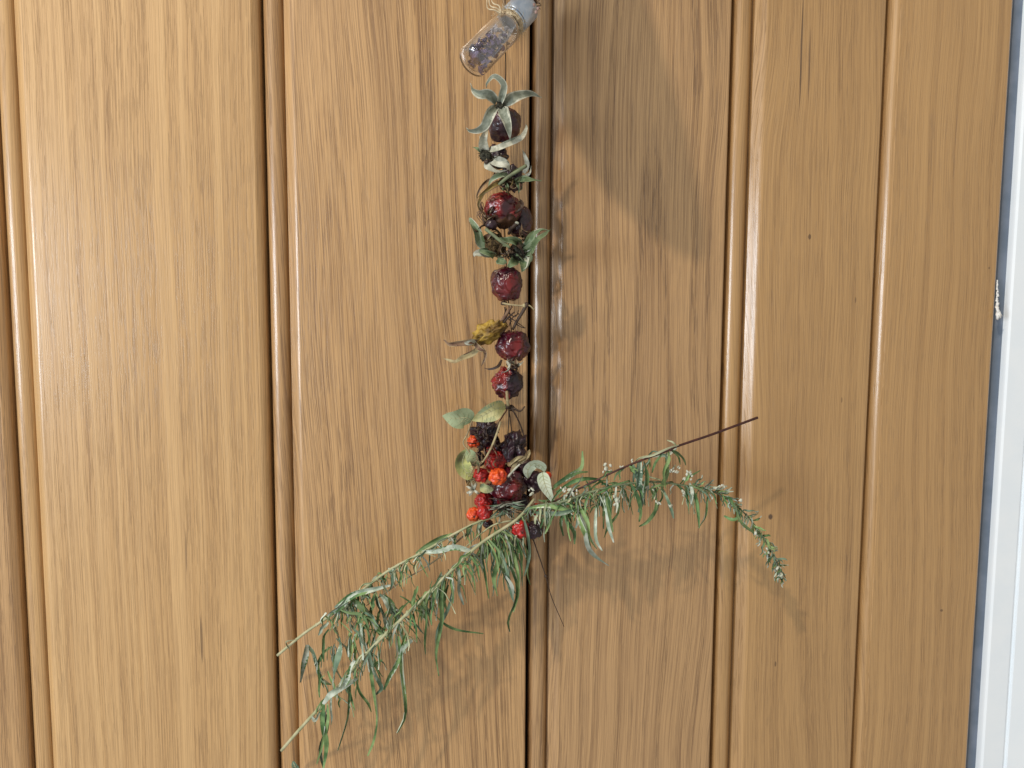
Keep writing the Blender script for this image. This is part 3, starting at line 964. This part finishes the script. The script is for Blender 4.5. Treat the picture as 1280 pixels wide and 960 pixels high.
# ---- bunch of berries and shrivelled hips
hip(606, 543, .022, 20, 18, hip_purple, "blackened shrivelled rose hip at upper left of the berry bunch, under the yellowish leaf", 41, (1, .3, .4), .24, .10)
hip(643, 560, .022, 21, 16, hip_purple, "crumpled black-purple rose hip at the upper right of the berry bunch", 43, (1, .1, .3), .26, .11)
hip(618, 563, .019, 14, 14, hip_dark, "dark red dried hip between the two blackened ones", 45, (1, .3, .4), .2, .12)
hip(636, 608, .026, 24, 22, hip_wine, "big dark wine rose hip in the middle of the berry bunch", 46, (1, .3, .4), .10, .07)
hip(668, 602, .020, 14, 15, hip_purple, "black dried hip under the curled whitish leaf", 47, (1, .3, .4), .1, .06)
mb = MB()
gb = "dried berries in the bunch"
for i, (x, y, d, r, m_, lab) in enumerate([
    (592, 552, .028, 8, berry_orange, "orange sliver of berry at the upper left of the bunch"),
    (619, 577, .027, 14, berry_red, "large deep red berry just above the pink and orange pair"),
    (601, 594, .033, 10, berry_red, "pink-red small berry, left of the bright orange one"),
    (622.5, 596, .037, 11.5, berry_orange, "bright orange berry at the front centre of the bunch"),
    (605, 627, .026, 12, berry_red, "deep red berry above the lower orange one"),
    (592, 643, .031, 9, berry_orange, "orange-red berry at the lower left corner of the bunch"),
    (606, 641, .032, 11, berry_red, "bright red berry touching the lower left orange one"),
    (671, 637, .030, 8, berry_red, "small dark red berry behind the stems to the right"),
    (651, 662, .036, 12, berry_red, "red berry hanging lowest, under the bunch of green stems"),
    (668, 662, .034, 11.5, hip_purple, "blackish berry beside the lowest red one"),
    (685, 594, .018, 4.5, berry_orange, "tiny orange berry peeping out right of the whitish leaf"),
    (614, 563, .030, 6, berry_red, "tiny red berry tucked under the tan stalk"),
    (626, 589, .022, 11, hip_dark, "dark berry wedged behind the pink-red and bright orange pair"),
    (616, 612, .022, 11, hip_wine, "wine-dark berry between the bright orange berry and the lower red ones"),
    (621, 627, .024, 11, hip_purple, "blackish berry under the big wine hip, left of the spiky tuft"),
    (597, 574, .021, 10, hip_purple, "blackish berry behind the tan stalk at the left of the bunch"),
    (655, 584, .020, 12, hip_dark, "dark berry behind the withered grey flower"),
    (652, 628, .022, 11, hip_purple, "blackish berry below the whitish leaves where the stems cross"),
    (610, 655, .022, 7, hip_dark, "small dark berry under the lowest red berry on the left"),
]):
    b = hip(x, y, d, r, r * random.uniform(.92, 1.1), m_, lab, 50 + i * 3, (random.uniform(-1, 1), -1, random.uniform(0, 1)), .10, .06, cat="berry", name="dried_berry", dent=.15)
    if r > 7:
        mb = MB()
        c = P(x + r * .15, y + r * .1, d) + V(0, 0, r * .86)
        for q in range(5):
            a = q * 1.256 + x
            tube(mb, [c, c + V(cos(a) * r * .16, sin(a) * r * .16, .6), c + V(cos(a) * r * .3, sin(a) * r * .3, -.3)], .5 * u, .25 * u, 3, 4)
        mb.build("calyx_scar", stalk_dark, b)

oval("dry_leaf", [(584, 561, .029), (578, 578, .031), (584, 592, .031), (590, 598, .030)], 20, (oval_spot, oval_yel), "yellow-green spotted leaf at the left edge of the berry bunch", fold=.4, vein=stem_straw)
oval("dry_leaf", [(584, 562, .030), (590, 572, .031), (598, 583, .029)], 15, (oval_leaf, oval_leaf), "dull green leaf lying against the spotted yellow one", fold=.3)
oval("dry_leaf", [(587, 592, .028), (589, 602, .030), (594, 612, .029)], 13, (brown_leaf, brown_leaf), "brown withered leaf below the spotted yellow one", fold=.5)
oval("dry_leaf", [(600, 606, .031), (608, 611, .034), (617, 612, .033)], 11, (oval_leaf, oval_leaf), "small green leaf tucked under the pink-red berry", fold=.4)
oval("dry_leaf", [(660, 598, .032), (660, 587, .038), (668, 579, .040), (678, 583, .038), (681, 590, .036)], 15, (white_leaf, oval_leaf), "curled whitish green leaf arching over the black dried hip", fold=.2, wob=.1)
oval("dry_leaf", [(678, 590, .036), (680, 602, .038), (685, 615, .037), (696, 634, .034)], 16, (white_leaf, oval_leaf), "pointed whitish leaf hanging down onto the green sprig", fold=.25, wob=.12, prof=lambda t: max(.04, sin(pi * t ** .6) ** .9))
# greyish dead flower, hairs and thin stalks in the bunch
fl = empty("withered_flower", P(650, 572, .034))
tag(fl, "pale grey withered flower with twisted stalk across the dark hip", "withered flower")
for pts, w_ in (([(638, 590, .036), (646, 580, .039), (656, 573, .039), (663, 566, .037)], 9), ([(640, 585, .036), (648, 575, .039), (660, 571, .039)], 7), ([(652, 578, .037), (660, 570, .040), (662, 562, .038)], 7), ([(636, 582, .036), (645, 574, .039), (655, 570, .039)], 6)):
    sepal(fl, pts, w_, (stalk_tan, sep_brown), .7, 10, name="petal", prof=leafprof, wob=.5)
twig("stalk", [(635, 596, .037), (642, 588, .039), (650, 580, .040)], 1.4, 1.0, sep_pale, fl)
ff = empty("withered_flower", P(590, 612, .030))
tag(ff, "tiny cream withered flower at the left edge above the lower berries", "withered flower")
for i in range(9):
    a = random.uniform(0, 6.28)
    sepal(ff, [(592, 612, .031), (592 + cos(a) * 5, 612 + sin(a) * 5, .033), (592 + cos(a) * 10, 612 + sin(a) * 9, .031)], 4, (sep_pale, sep_pale), .5, 5, name="petal", prof=leafprof)
tuft = empty("dried_tuft", P(632, 636, .030))
tag(tuft, "dark spiky tuft of dead sepals where the green stems meet the berries", "dried tuft")
for i in range(46):
    a = random.uniform(-.4, 3.6)
    l = random.uniform(14, 30)
    x0, y0 = 632 + random.gauss(0, 5), 632 + random.gauss(0, 4)
    sepal(tuft, [(x0, y0, .030), (x0 + cos(a) * l * .5, y0 + sin(a) * l * .4, .036), (x0 + cos(a) * l, y0 + sin(a) * l * .7, .033 + random.uniform(-.003, .004))], random.uniform(1.6, 3.2),
          random.choice([(leaf_blue, leaf_blue), (stalk_dark, stalk_dark), (sep_grey, stalk_dark)]), .5, 6, name="sepal")
for i in range(26):
    a = random.uniform(0, 6.28); l = random.uniform(8, 16)
    x0, y0 = 606 + random.gauss(0, 9), 545 + random.gauss(0, 8)
    sepal(tuft, [(x0, y0, .030), (x0 + cos(a) * l * .5, y0 + sin(a) * l * .5, .035), (x0 + cos(a) * l, y0 + sin(a) * l, .031)], random.uniform(1.5, 3), (stalk_dark, stalk_dark), .5, 5, name="sepal")
for i in range(14):
    x0, y0 = random.uniform(592, 622), random.uniform(558, 585)
    sepal(tuft, [(x0, y0, .032), (x0 + random.uniform(-6, 6), y0 + 8, .036), (x0 + random.uniform(-12, 12), y0 + 15, .032)], random.uniform(1.2, 2.2), (sep_brown, stalk_dark), .5, 5, name="sepal")

# shrivelled scraps of sepal clinging between the hips
for root, cx, cy, sx, sy, n, ms in ((Cq, 632, 228, 14, 9, 16, (sep_brown, sep_olive, sep_green, stalk_dark)), (Bq, 622, 204, 12, 7, 10, (sep_grey, stalk_dark, sep_brown)),
                                    (Dq, 612, 284, 10, 9, 12, (sep_brown, stalk_dark, fuzz_brown)), (Fb, 634, 312, 13, 7, 12, (sep_green, sep_brown, stalk_dark)),
                                    (Jq, 640, 456, 8, 3, 7, (sep_brown, sep_grey, stalk_dark)), (Eq, 655, 296, 6, 5, 6, (sep_brown, stalk_dark))):
    for i in range(n):
        x = random.gauss(cx, sx * .7); y = random.gauss(cy, sy * .7); a = random.uniform(0, 6.28); l = random.uniform(8, 20)
        m_ = random.choice(ms)
        sepal(root, [(x, y, .027), (x + cos(a) * l * .35, y + sin(a) * l * .35, .032), (x + cos(a + .6) * l * .7, y + sin(a + .6) * l * .7, .031), (x + cos(a + 1) * l, y + sin(a + 1) * l, .028)],
              random.uniform(2, 6.5), (m_, stalk_dark), .8, 8, wob=.5)

# ------------------------------------------------------------------ mugwort sprigs
LM = {'g': (leaf_green, leaf_grey), 'f': (leaf_green2, leaf_grey), 'b': (leaf_blue, leaf_silver), 's': (leaf_silver, leaf_green), 't': (leaf_straw, leaf_straw)}


def needle(t): return max(.05, (sin(pi * min(1, t * .80 + .12))) ** .8)


def leaf(parent, pts, wid=6.0, m='g', twist=None, fold=.45, n=8, wob=.2):
    mb = MB()
    w_ = [P(*p) for p in pts]
    side = Vector((random.uniform(-.7, .7), -1, random.uniform(-.3, .3))).normalized()
    tw = random.uniform(-1.6, 1.6) if twist is None else twist * 2.2 + random.uniform(-.5, .5)
    if wid > 9: wid = 9 + (wid - 9) * .5
    # dried leaves kink a little
    for i in range(1, len(w_) - 1):
        w_[i] = w_[i] + V(random.gauss(0, .8), random.gauss(0, .8), random.gauss(0, 1.0))
    blade(mb, w_, wid * .72 * S(.03), needle, max(n, 12), side, random.uniform(.3, 1.1), tw, .00012, .45)
    return mb.build("leaf", list(LM[m]), parent, sharp=75)


def droop(parent, x, y, d, ang, l, wid, m, grav=.8, dd=0.0, n=8):
    """leaf starting at (x,y) heading at ang (pixel space, y down), bending towards the ground"""
    pts = [(x, y, d)]
    dx, dy = cos(ang), sin(ang)
    st = l / 4
    for i in range(4):
        dy += grav * .45; dx *= .86
        q = math.hypot(dx, dy)
        dx /= q; dy /= q
        dx += random.gauss(0, .10)
        x += dx * st; y += dy * st; d += dd / 4
        pts.append((x, y, max(.004, d)))
    return leaf(parent, pts, wid, m, n=n)


def along(pts, t):
    c = crom([Vector(p) for p in pts], 40)
    k = min(max(int(t * 40), 0), 39)
    return c[k].lerp(c[k + 1], t * 40 - k), (c[k + 1] - c[k]).normalized()


def pick(s): return random.choice(s)


# -- left upper sprig
s1 = empty("mugwort_sprig", P(590, 655, .034))
tag(s1, "upper of the two green sprigs reaching down left, its pale stalk end bare", "sprig")
st1 = [(640, 640, .030), (592, 655, .036), (530, 689, .040), (480, 717, .036), (430, 757, .030), (418, 766, .028), (380, 792, .022), (347, 819, .016)]
twig("stem", st1, 1.5, 1.9, stem_straw, s1, n=40, bump=.06, nodes=[(.64, 3.0), (.3, 2.4), (.46, 2.2), (.8, 2.2)])
twig("side_stem", [(585, 665, .034), (545, 700, .036), (505, 725, .034), (480, 742, .030), (458, 757, .028)], 1.1, .7, stem_mauve, s1, n=20)
twig("side_stem", [(455, 760, .030), (440, 785, .028), (428, 810, .026)], .9, .5, stem_mauve, s1, n=12)
for pts, wd, m_ in [
    ([(592, 690, .040), (572, 682, .043), (550, 688, .043), (528, 689, .040)], 13, 's'),
    ([(420, 760, .034), (436, 745, .037), (456, 737, .037), (488, 731, .035)], 14, 's'),
    ([(410, 770, .031), (426, 756, .036), (438, 744, .037)], 11, 's'),
    ([(436, 748, .033), (452, 757, .037), (466, 771, .037), (478, 790, .033)], 17, 'f'),
    ([(446, 750, .030), (462, 766, .034), (475, 785, .034), (480, 802, .030)], 13, 'g'),
    ([(475, 742, .033), (485, 752, .037), (493, 765, .036), (500, 772, .033)], 13, 'b'),
    ([(480, 742, .030), (492, 755, .033), (500, 775, .033), (508, 790, .030)], 9, 'g'),
    ([(470, 745, .030), (480, 765, .033), (484, 785, .033)], 9, 'b'),
    ([(520, 692, .036), (535, 680, .038), (552, 672, .037), (565, 668, .035)], 8, 'f'),
    ([(490, 732, .033), (492, 720, .035), (486, 710, .034)], 8, 's'),
    ([(362, 812, .018), (357, 802, .022), (368, 800, .022)], 3, 't'),
]: leaf(s1, pts, wd, m_, twist=random.uniform(-.3, .3))
for i in range(120):
    t = random.choice([random.uniform(.06, .34), random.uniform(.30, .62), random.uniform(.42, .60)])
    p, d_ = along(st1, t)
    droop(s1, p.x, p.y, p.z, random.uniform(-.6, 3.4), random.uniform(12, 36), random.uniform(1.6, 4.4), pick('ggfbbgsst'), random.uniform(.3, 1.1), random.uniform(-.006, .008))

# -- left lower sprig
s2 = empty("mugwort_sprig", P(650, 640, .034))
tag(s2, "lower and longer of the two sprigs reaching down left with hanging ribbon leaves", "sprig")
st2 = [(668, 624, .030), (645, 650, .036), (600, 680, .042), (555, 722, .044), (510, 766, .042), (460, 815, .036), (410, 873, .028), (378, 908, .020), (352, 938, .014)]
twig("stem", st2, 1.9, 2.2, stem_straw, s2, n=44, bump=.06, nodes=[(.30, 2.8), (.50, 3.2), (.57, 2.8), (.66, 2.8), (.42, 2.4)])
twig("side_stem", [(655, 645, .034), (630, 668, .036), (608, 690, .036), (585, 700, .034)], 1.5, .9, stalk_green, s2, n=20)
twig("side_stem", [(645, 650, .033), (620, 655, .035), (600, 668, .035), (575, 690, .034)], 1.2, .8, stem_straw, s2, n=20)
for pts, wd, m_ in [
    ([(600, 668, .036), (601, 690, .036), (606, 715, .033), (611, 748, .030)], 5, 'g'),
    ([(628, 672, .036), (634, 700, .038), (645, 725, .036), (645, 750, .033), (634, 775, .030), (637, 790, .029)], 6.5, 'g'),
    ([(622, 680, .036), (630, 705, .038), (638, 728, .037), (641, 750, .034)], 10, 'b'),
    ([(626, 670, .034), (624, 700, .036), (618, 722, .034), (622, 745, .032)], 8, 'g'),
    ([(634, 672, .034), (646, 705, .036), (650, 735, .034), (642, 765, .031)], 7, 'f'),
    ([(616, 675, .034), (626, 700, .038), (632, 725, .038), (644, 742, .037)], 8, 'g'),
    ([(632, 720, .038), (640, 735, .040), (642, 752, .038)], 6, 's'),
    ([(612, 670, .033), (612, 690, .036), (600, 698, .036), (590, 690, .034)], 5, 'g'),
    ([(572, 705, .042), (574, 722, .042), (575, 738, .040), (579, 756, .037)], 7, 's'),
    ([(555, 722, .043), (552, 750, .043), (553, 775, .040), (545, 815, .034), (549, 845, .030)], 7, 'g'),
    ([(566, 735, .040), (560, 760, .040), (548, 790, .037), (546, 820, .033)], 6, 'b'),
    ([(543, 768, .038), (556, 782, .036), (575, 788, .033), (604, 792, .028)], 4.5, 'g'),
    ([(545, 735, .042), (548, 720, .043), (552, 715, .043)], 6, 's'),
    ([(530, 745, .042), (534, 770, .040), (531, 795, .036), (532, 818, .033)], 6, 'g'),
    ([(508, 790, .040), (502, 810, .040), (502, 840, .037), (506, 870, .032), (504, 895, .028), (496, 916, .026)], 7.5, 'g'),
    ([(498, 795, .040), (500, 820, .042), (488, 845, .040), (480, 862, .036)], 8, 'g'),
    ([(515, 800, .041), (508, 806, .043), (499, 822, .042)], 11, 's'),
    ([(478, 825, .038), (468, 835, .038), (470, 870, .035), (472, 900, .030), (468, 925, .026), (460, 945, .024)], 8, 'g'),
    ([(462, 815, .038), (470, 838, .040), (478, 858, .037), (470, 868, .034)], 8, 'b'),
    ([(454, 825, .037), (452, 780, .037), (455, 800, .037), (462, 840, .034)], 6, 's'),
    ([(438, 850, .035), (437, 870, .033), (432, 900, .029), (422, 938, .024)], 5, 'g'),
    ([(445, 845, .035), (450, 865, .033), (460, 880, .030), (464, 890, .028)], 5, 'g'),
    ([(405, 878, .030), (403, 905, .030), (407, 930, .028), (404, 962, .025)], 9, 'g'),
    ([(402, 885, .028), (408, 905, .028), (400, 935, .025), (405, 965, .023)], 8, 'b'),
    ([(410, 880, .031), (410, 900, .031), (402, 925, .028), (396, 955, .025)], 6, 'f'),
    ([(400, 890, .028), (393, 900, .030), (390, 895, .030)], 6, 's'),
    ([(384, 806, .030), (380, 822, .033), (375, 853, .030)], 12, 's'),
    ([(386, 806, .029), (394, 820, .031), (398, 835, .029)], 8, 'b'),
    ([(415, 808, .029), (402, 816, .031), (395, 832, .030), (400, 850, .029), (404, 860, .029)], 7, 'f'),
    ([(425, 797, .030), (427, 812, .033), (420, 835, .034), (416, 856, .031)], 13, 'b'),
    ([(418, 812, .029), (420, 835, .033), (428, 850, .032)], 7, 'g'),
    ([(404, 880, .033), (414, 866, .037), (430, 858, .037), (446, 848, .036)], 13, 's'),
    ([(425, 862, .034), (436, 848, .039), (440, 832, .040), (444, 826, .039)], 11, 's'),
    ([(400, 846, .028), (408, 850, .031), (414, 856, .030)], 8, 'g'),
    ([(455, 800, .033), (460, 822, .034), (462, 840, .033)], 6, 's'),
]: leaf(s2, pts, wd, m_, twist=random.uniform(-.4, .4), n=12)
for i in range(150):
    t = random.choice([random.uniform(.05, .25), random.uniform(.25, .58), random.uniform(.40, .76)])
    p, d_ = along(st2, t)
    droop(s2, p.x, p.y, p.z, random.uniform(-.3, 3.2), random.uniform(14, 48), random.uniform(1.6, 4.4), pick('gggffbsst'), random.uniform(.4, 1.2), random.uniform(-.010, .006))
for i in range(48):     # leaf mass under the berries
    x = random.uniform(600, 655); y = random.uniform(655, 690)
    droop(s2, x, y, .034 + random.uniform(-.006, .004), random.uniform(.6, 2.6), random.uniform(22, 62), random.uniform(2, 4.6), pick('gggbbff'), .8, -.003)

for i in range(60):     # tangle between the two left stems
    x = random.gauss(475, 34); y = 762 + (475 - x) * .25 + random.gauss(0, 14)
    droop(s1 if i % 2 else s2, x, y, .036 + random.uniform(-.008, .004), random.uniform(-.2, 2.8), random.uniform(14, 44), random.uniform(2, 6.5), pick('gggffbs'), random.uniform(.4, 1.1), random.uniform(-.006, .004))
for i in range(22):
    x = random.gauss(540, 22); y = 735 + (540 - x) * .7 + random.gauss(0, 8)
    droop(s2, x, y, .040, random.uniform(.2, 2.4), random.uniform(18, 44), random.uniform(2, 5), pick('gggfbs'), random.uniform(.5, 1.1), random.uniform(-.006, .004))
for i in range(26):
    x = random.uniform(392, 450); y = 800 + (420 - x) * .2 + random.uniform(-6, 46)
    droop(s2, x, y, .032, random.uniform(.4, 2.6), random.uniform(14, 40), random.uniform(2, 6), pick('gggfbss'), random.uniform(.5, 1.1), random.uniform(-.006, .002))
# -- small green leaf at the bottom edge
oval("mugwort_leaf", [(372, 968, .012), (369, 958, .014), (366, 951, .013)], 9, (leaf_blue, leaf_green), "small dark green leaf at the bottom edge beneath the lower stalk end", fold=.3)

# -- right sprig with white buds
s3 = empty("mugwort_sprig", P(660, 640, .034))
tag(s3, "budding green sprig arching out to the right and drooping at its tip", "sprig")
st3 = [(648, 645, .032), (668, 633, .036), (700, 628, .040), (735, 616, .042), (775, 606, .042), (815, 602, .040), (850, 606, .038), (885, 612, .036), (915, 628, .034), (940, 652, .032), (960, 682, .030), (970, 702, .029), (978, 722, .028)]
twig("stem", st3, 1.8, .7, stalk_green, s3, n=60, bump=.08)
twig("side_stem", [(690, 632, .038), (720, 636, .040), (745, 630, .038)], 1.2, .6, stalk_green, s3)
twig("side_stem", [(745, 613, .040), (765, 607, .042), (786, 601, .042)], 1.4, .9, leaf_green2, s3)
twig("side_stem", [(806, 593, .039), (812, 596, .041), (826, 600, .041)], 1.3, .8, leaf_straw, s3)
for pts, wd, m_ in [
    ([(662, 634, .036), (690, 632, .041), (715, 637, .042), (735, 636, .040)], 8, 'g'),
    ([(668, 640, .036), (700, 642, .041), (722, 634, .041)], 8, 'b'),
    ([(690, 612, .036), (710, 596, .038), (726, 585, .037), (728, 564, .034)], 7, 'f'),
    ([(692, 608, .036), (705, 600, .039), (722, 592, .039), (735, 590, .037)], 8, 'g'),
    ([(695, 615, .036), (720, 600, .040), (745, 598, .039), (755, 605, .037)], 7, 'g'),
    ([(700, 636, .038), (708, 650, .040), (717, 663, .038), (718, 680, .035)], 7, 'g'),
    ([(722, 636, .040), (730, 655, .042), (735, 680, .041), (745, 696, .038), (761, 707, .036)], 8, 's'),
    ([(722, 630, .040), (732, 650, .042), (738, 668, .041), (746, 686, .038)], 8, 'f'),
    ([(720, 632, .040), (726, 650, .043), (732, 668, .042), (740, 690, .039)], 8, 'g'),
    ([(755, 620, .041), (758, 640, .043), (762, 658, .041), (767, 678, .038)], 7, 's'),
    ([(757, 618, .041), (762, 640, .044), (766, 665, .040)], 6, 'f'),
    ([(745, 634, .040), (744, 655, .042), (747, 675, .040), (753, 688, .038)], 6, 's'),
    ([(775, 620, .041), (772, 640, .042), (762, 655, .040), (755, 672, .037)], 6, 'g'),
    ([(725, 640, .039), (722, 652, .041), (720, 660, .040)], 6, 's'),
    ([(706, 640, .036), (700, 655, .038), (704, 670, .036)], 6, 'g'),
    ([(790, 580, .041), (797, 598, .043), (803, 622, .041), (798, 640, .038)], 9, 'b'),
    ([(786, 600, .041), (796, 622, .043), (803, 640, .040), (799, 652, .037)], 7, 'g'),
    ([(820, 622, .040), (818, 640, .041), (808, 650, .039), (799, 658, .037)], 7, 'g'),
    ([(832, 568, .040), (831, 588, .042), (828, 606, .041), (827, 620, .040)], 8, 'f'),
    ([(802, 572, .039), (818, 570, .041), (835, 568, .040), (846, 560, .038)], 6, 's'),
    ([(828, 610, .039), (838, 630, .040), (842, 648, .036)], 6, 'b'),
    ([(858, 608, .038), (868, 620, .040), (872, 638, .038), (874, 660, .034)], 6, 'g'),
    ([(862, 604, .038), (866, 616, .041), (864, 630, .040)], 6, 's'),
    ([(885, 612, .036), (884, 630, .038), (880, 648, .035), (873, 660, .033)], 4, 'g'),
    ([(905, 620, .036), (912, 625, .040), (920, 640, .039)], 8, 's'),
    ([(918, 628, .036), (925, 650, .038), (938, 662, .036), (948, 668, .034)], 5, 'f'),
    ([(905, 645, .033), (918, 650, .036), (928, 642, .036)], 6, 'g'),
]: leaf(s3, pts, wd, m_, twist=random.uniform(-.3, .3), n=12)
for i in range(105):
    t = random.uniform(.06, .58)
    p, d_ = along(st3, t)
    droop(s3, p.x, p.y, p.z, random.uniform(-1.2, 3.4), random.uniform(10, 38), random.uniform(1.6, 4.2), pick('gggffbst'), random.uniform(.2, 1.1), random.uniform(-.006, .006))
for i in range(112):
    t = .52 + .48 * (i / 112) ** .9
    p, d_ = along(st3, t)
    b = math.atan2(d_.y, d_.x)
    a = b + random.choice([-1, 1]) * random.uniform(.2, 1.1)
    droop(s3, p.x + random.gauss(0, 1.5), p.y + random.gauss(0, 1.5), p.z + random.uniform(-.001, .003), a, random.uniform(9, 21) * (1.25 - .5 * t), random.uniform(2.2, 4.2), pick('ggfbbs'), random.uniform(-.2, .4), random.uniform(-.002, .004), n=6)


for i in range(60):     # tangle where the sprig leaves the berries
    x = random.uniform(672, 775); y = 632 - (x - 672) * .22 + random.gauss(0, 8)
    droop(s3, x, y, .038 + random.uniform(-.004, .003), random.uniform(-1.0, 3.2), random.uniform(12, 44), random.uniform(2, 5), pick('gggffbst'), random.uniform(.1, .9), random.uniform(-.004, .004))


def buds(x, y, d, n, sp, r=(1.0, 2.0), spy=None):
    for i in range(n):
        mb = MB()
        rr = random.uniform(*r) * S(d)
        c = P(x + random.gauss(0, sp), y + random.gauss(0, spy or sp), d + random.uniform(-.002, .003))
        blob(mb, c, V(random.uniform(-1, 1), -1, .4), rr, rr * 1.7, i + x, .2, .16, 7, 9, merid=.12)
        mb.build("bud", bud_white, s3)


for q in [(760, 588, .044, 10, 4), (777, 585, .043, 3, 1.6), (791, 575, .042, 2, 1), (838, 588, .043, 7, 3.6), (847, 586, .042, 4, 2), (858, 597, .043, 6, 3), (863, 592, .043, 4, 1.6), (904, 608, .040, 4, 1.6),
          (895, 611, .040, 2, 1), (708, 615, .043, 9, 4), (717, 617, .043, 5, 2.5), (770, 623, .044, 5, 3), (822, 628, .042, 3, 1.6), (853, 617, .042, 4, 2), (838, 632, .041, 3, 2), (815, 610, .043, 3, 2),
          (925, 626, .038, 2, 1.2), (946, 668, .035, 2, 1.2), (971, 710, .032, 6, 2), (976, 719, .031, 7, 1.8), (665, 612, .040, 4, 2.2), (666, 618, .040, 4, 2.2), (960, 690, .033, 3, 2)]:
    buds(*q)
# -- reddish stalk
s4 = empty("mugwort_sprig", P(700, 626, .036))
tag(s4, "sprig whose bare dark reddish stalk end points up to the right", "sprig")
st4 = [(690, 628, .036), (752, 597, .046), (790, 580, .047), (830, 565, .046), (846, 558, .045), (890, 543, .042), (947, 522, .036)]
twig("stem", st4, 1.1, 1.6, stalk_red, s4, n=40, bump=.04, nodes=[(.62, 2.6)])
for pts, wd, m_ in [
    ([(848, 556, .046), (838, 560, .049), (818, 568, .049), (800, 572, .047), (792, 580, .046)], 5, 't'),
    ([(846, 558, .046), (840, 552, .048), (834, 550, .047)], 3, 't'),
    ([(800, 575, .046), (798, 592, .048), (796, 612, .045)], 10, 'b'),
    ([(804, 577, .046), (806, 596, .048), (802, 618, .045), (806, 632, .041)], 8, 'g'),
    ([(835, 566, .046), (836, 575, .048), (830, 590, .045), (832, 610, .042)], 6, 'f'),
]: leaf(s4, pts, wd, m_, twist=.2, n=10)
for i in range(22):
    p, d_ = along(st4, random.uniform(.02, .58))
    droop(s4, p.x, p.y, p.z, random.uniform(-.2, 3.4), random.uniform(12, 30), random.uniform(2.4, 4.6), pick('ggfb'), random.uniform(.3, 1.1), random.uniform(-.008, .002))

# -- dangling dark hair-thin twig
dt = twig("dangling_twig", [(662, 662, .030), (672, 690, .030), (682, 720, .028), (690, 748, .024), (705, 783, .018)], .9, .45, stalk_dark,
          label="hair-thin dark twig dangling below the berries over the right board", cat="twig", n=24, nodes=[(.5, 2.0)])
leaf(s2, [(655, 650, .038), (660, 670, .040), (661, 695, .038), (655, 720, .034)], 6, 'b', twist=.1)


# ------------------------------------------------------------------ unseen leaf-shaped blocker, added above the view to cast the shadow band on the third board
def shade_src(px, py, d):
    q = P(px, py)
    return q + (LAMP - q) * (d / -LAMP.y)


bl = empty("shadow_blocker", shade_src(700, -160, .10))
tag(bl, "added brown leaf-shaped blocker out of view above the vial, shading the third board", "leaf")
mb = MB()
pts = [shade_src(640, -200, .10), shade_src(678, -90, .105), shade_src(722, 10, .105), shade_src(765, 115, .105), shade_src(815, 220, .105), shade_src(878, 325, .105)]
blade(mb, pts, 138 * S(), lambda t: .35 + .65 * math.sqrt(max(0, 1 - (max(0, t - .30) / .70) ** 1.5)) * min(1, .35 + t * 3) - .30 * max(0, (t - .75) / .25) - .0 * t, 24, Vector((0, -1, 0)), .12, 0, .0003, .1)
mb.build("blade", [brown_leaf, brown_leaf], bl, sharp=60)
mb = MB()
tube(mb, [shade_src(660, -200, .10), P(640, -300, .06), P(632, -400, .02)], .001, .0015, 12, 6)
mb.build("stalk", stalk_dark, bl)


# things of one kind share a group
from collections import Counter
GR = {'rose_hip': 'rose hips strung on the thread', 'rose_calyx': 'empty rose calyces on the thread', 'dried_berry': 'dried berries in the bunch', 'dry_leaf': 'dry leaves around the berry bunch',
      'mugwort_sprig': 'green sprigs tied under the berries', 'withered_flower': 'withered flowers in the berry bunch'}
for o in sc.objects:
    if o.parent is None and o.name.split('.')[0] in GR:
        o['group'] = GR[o.name.split('.')[0]]
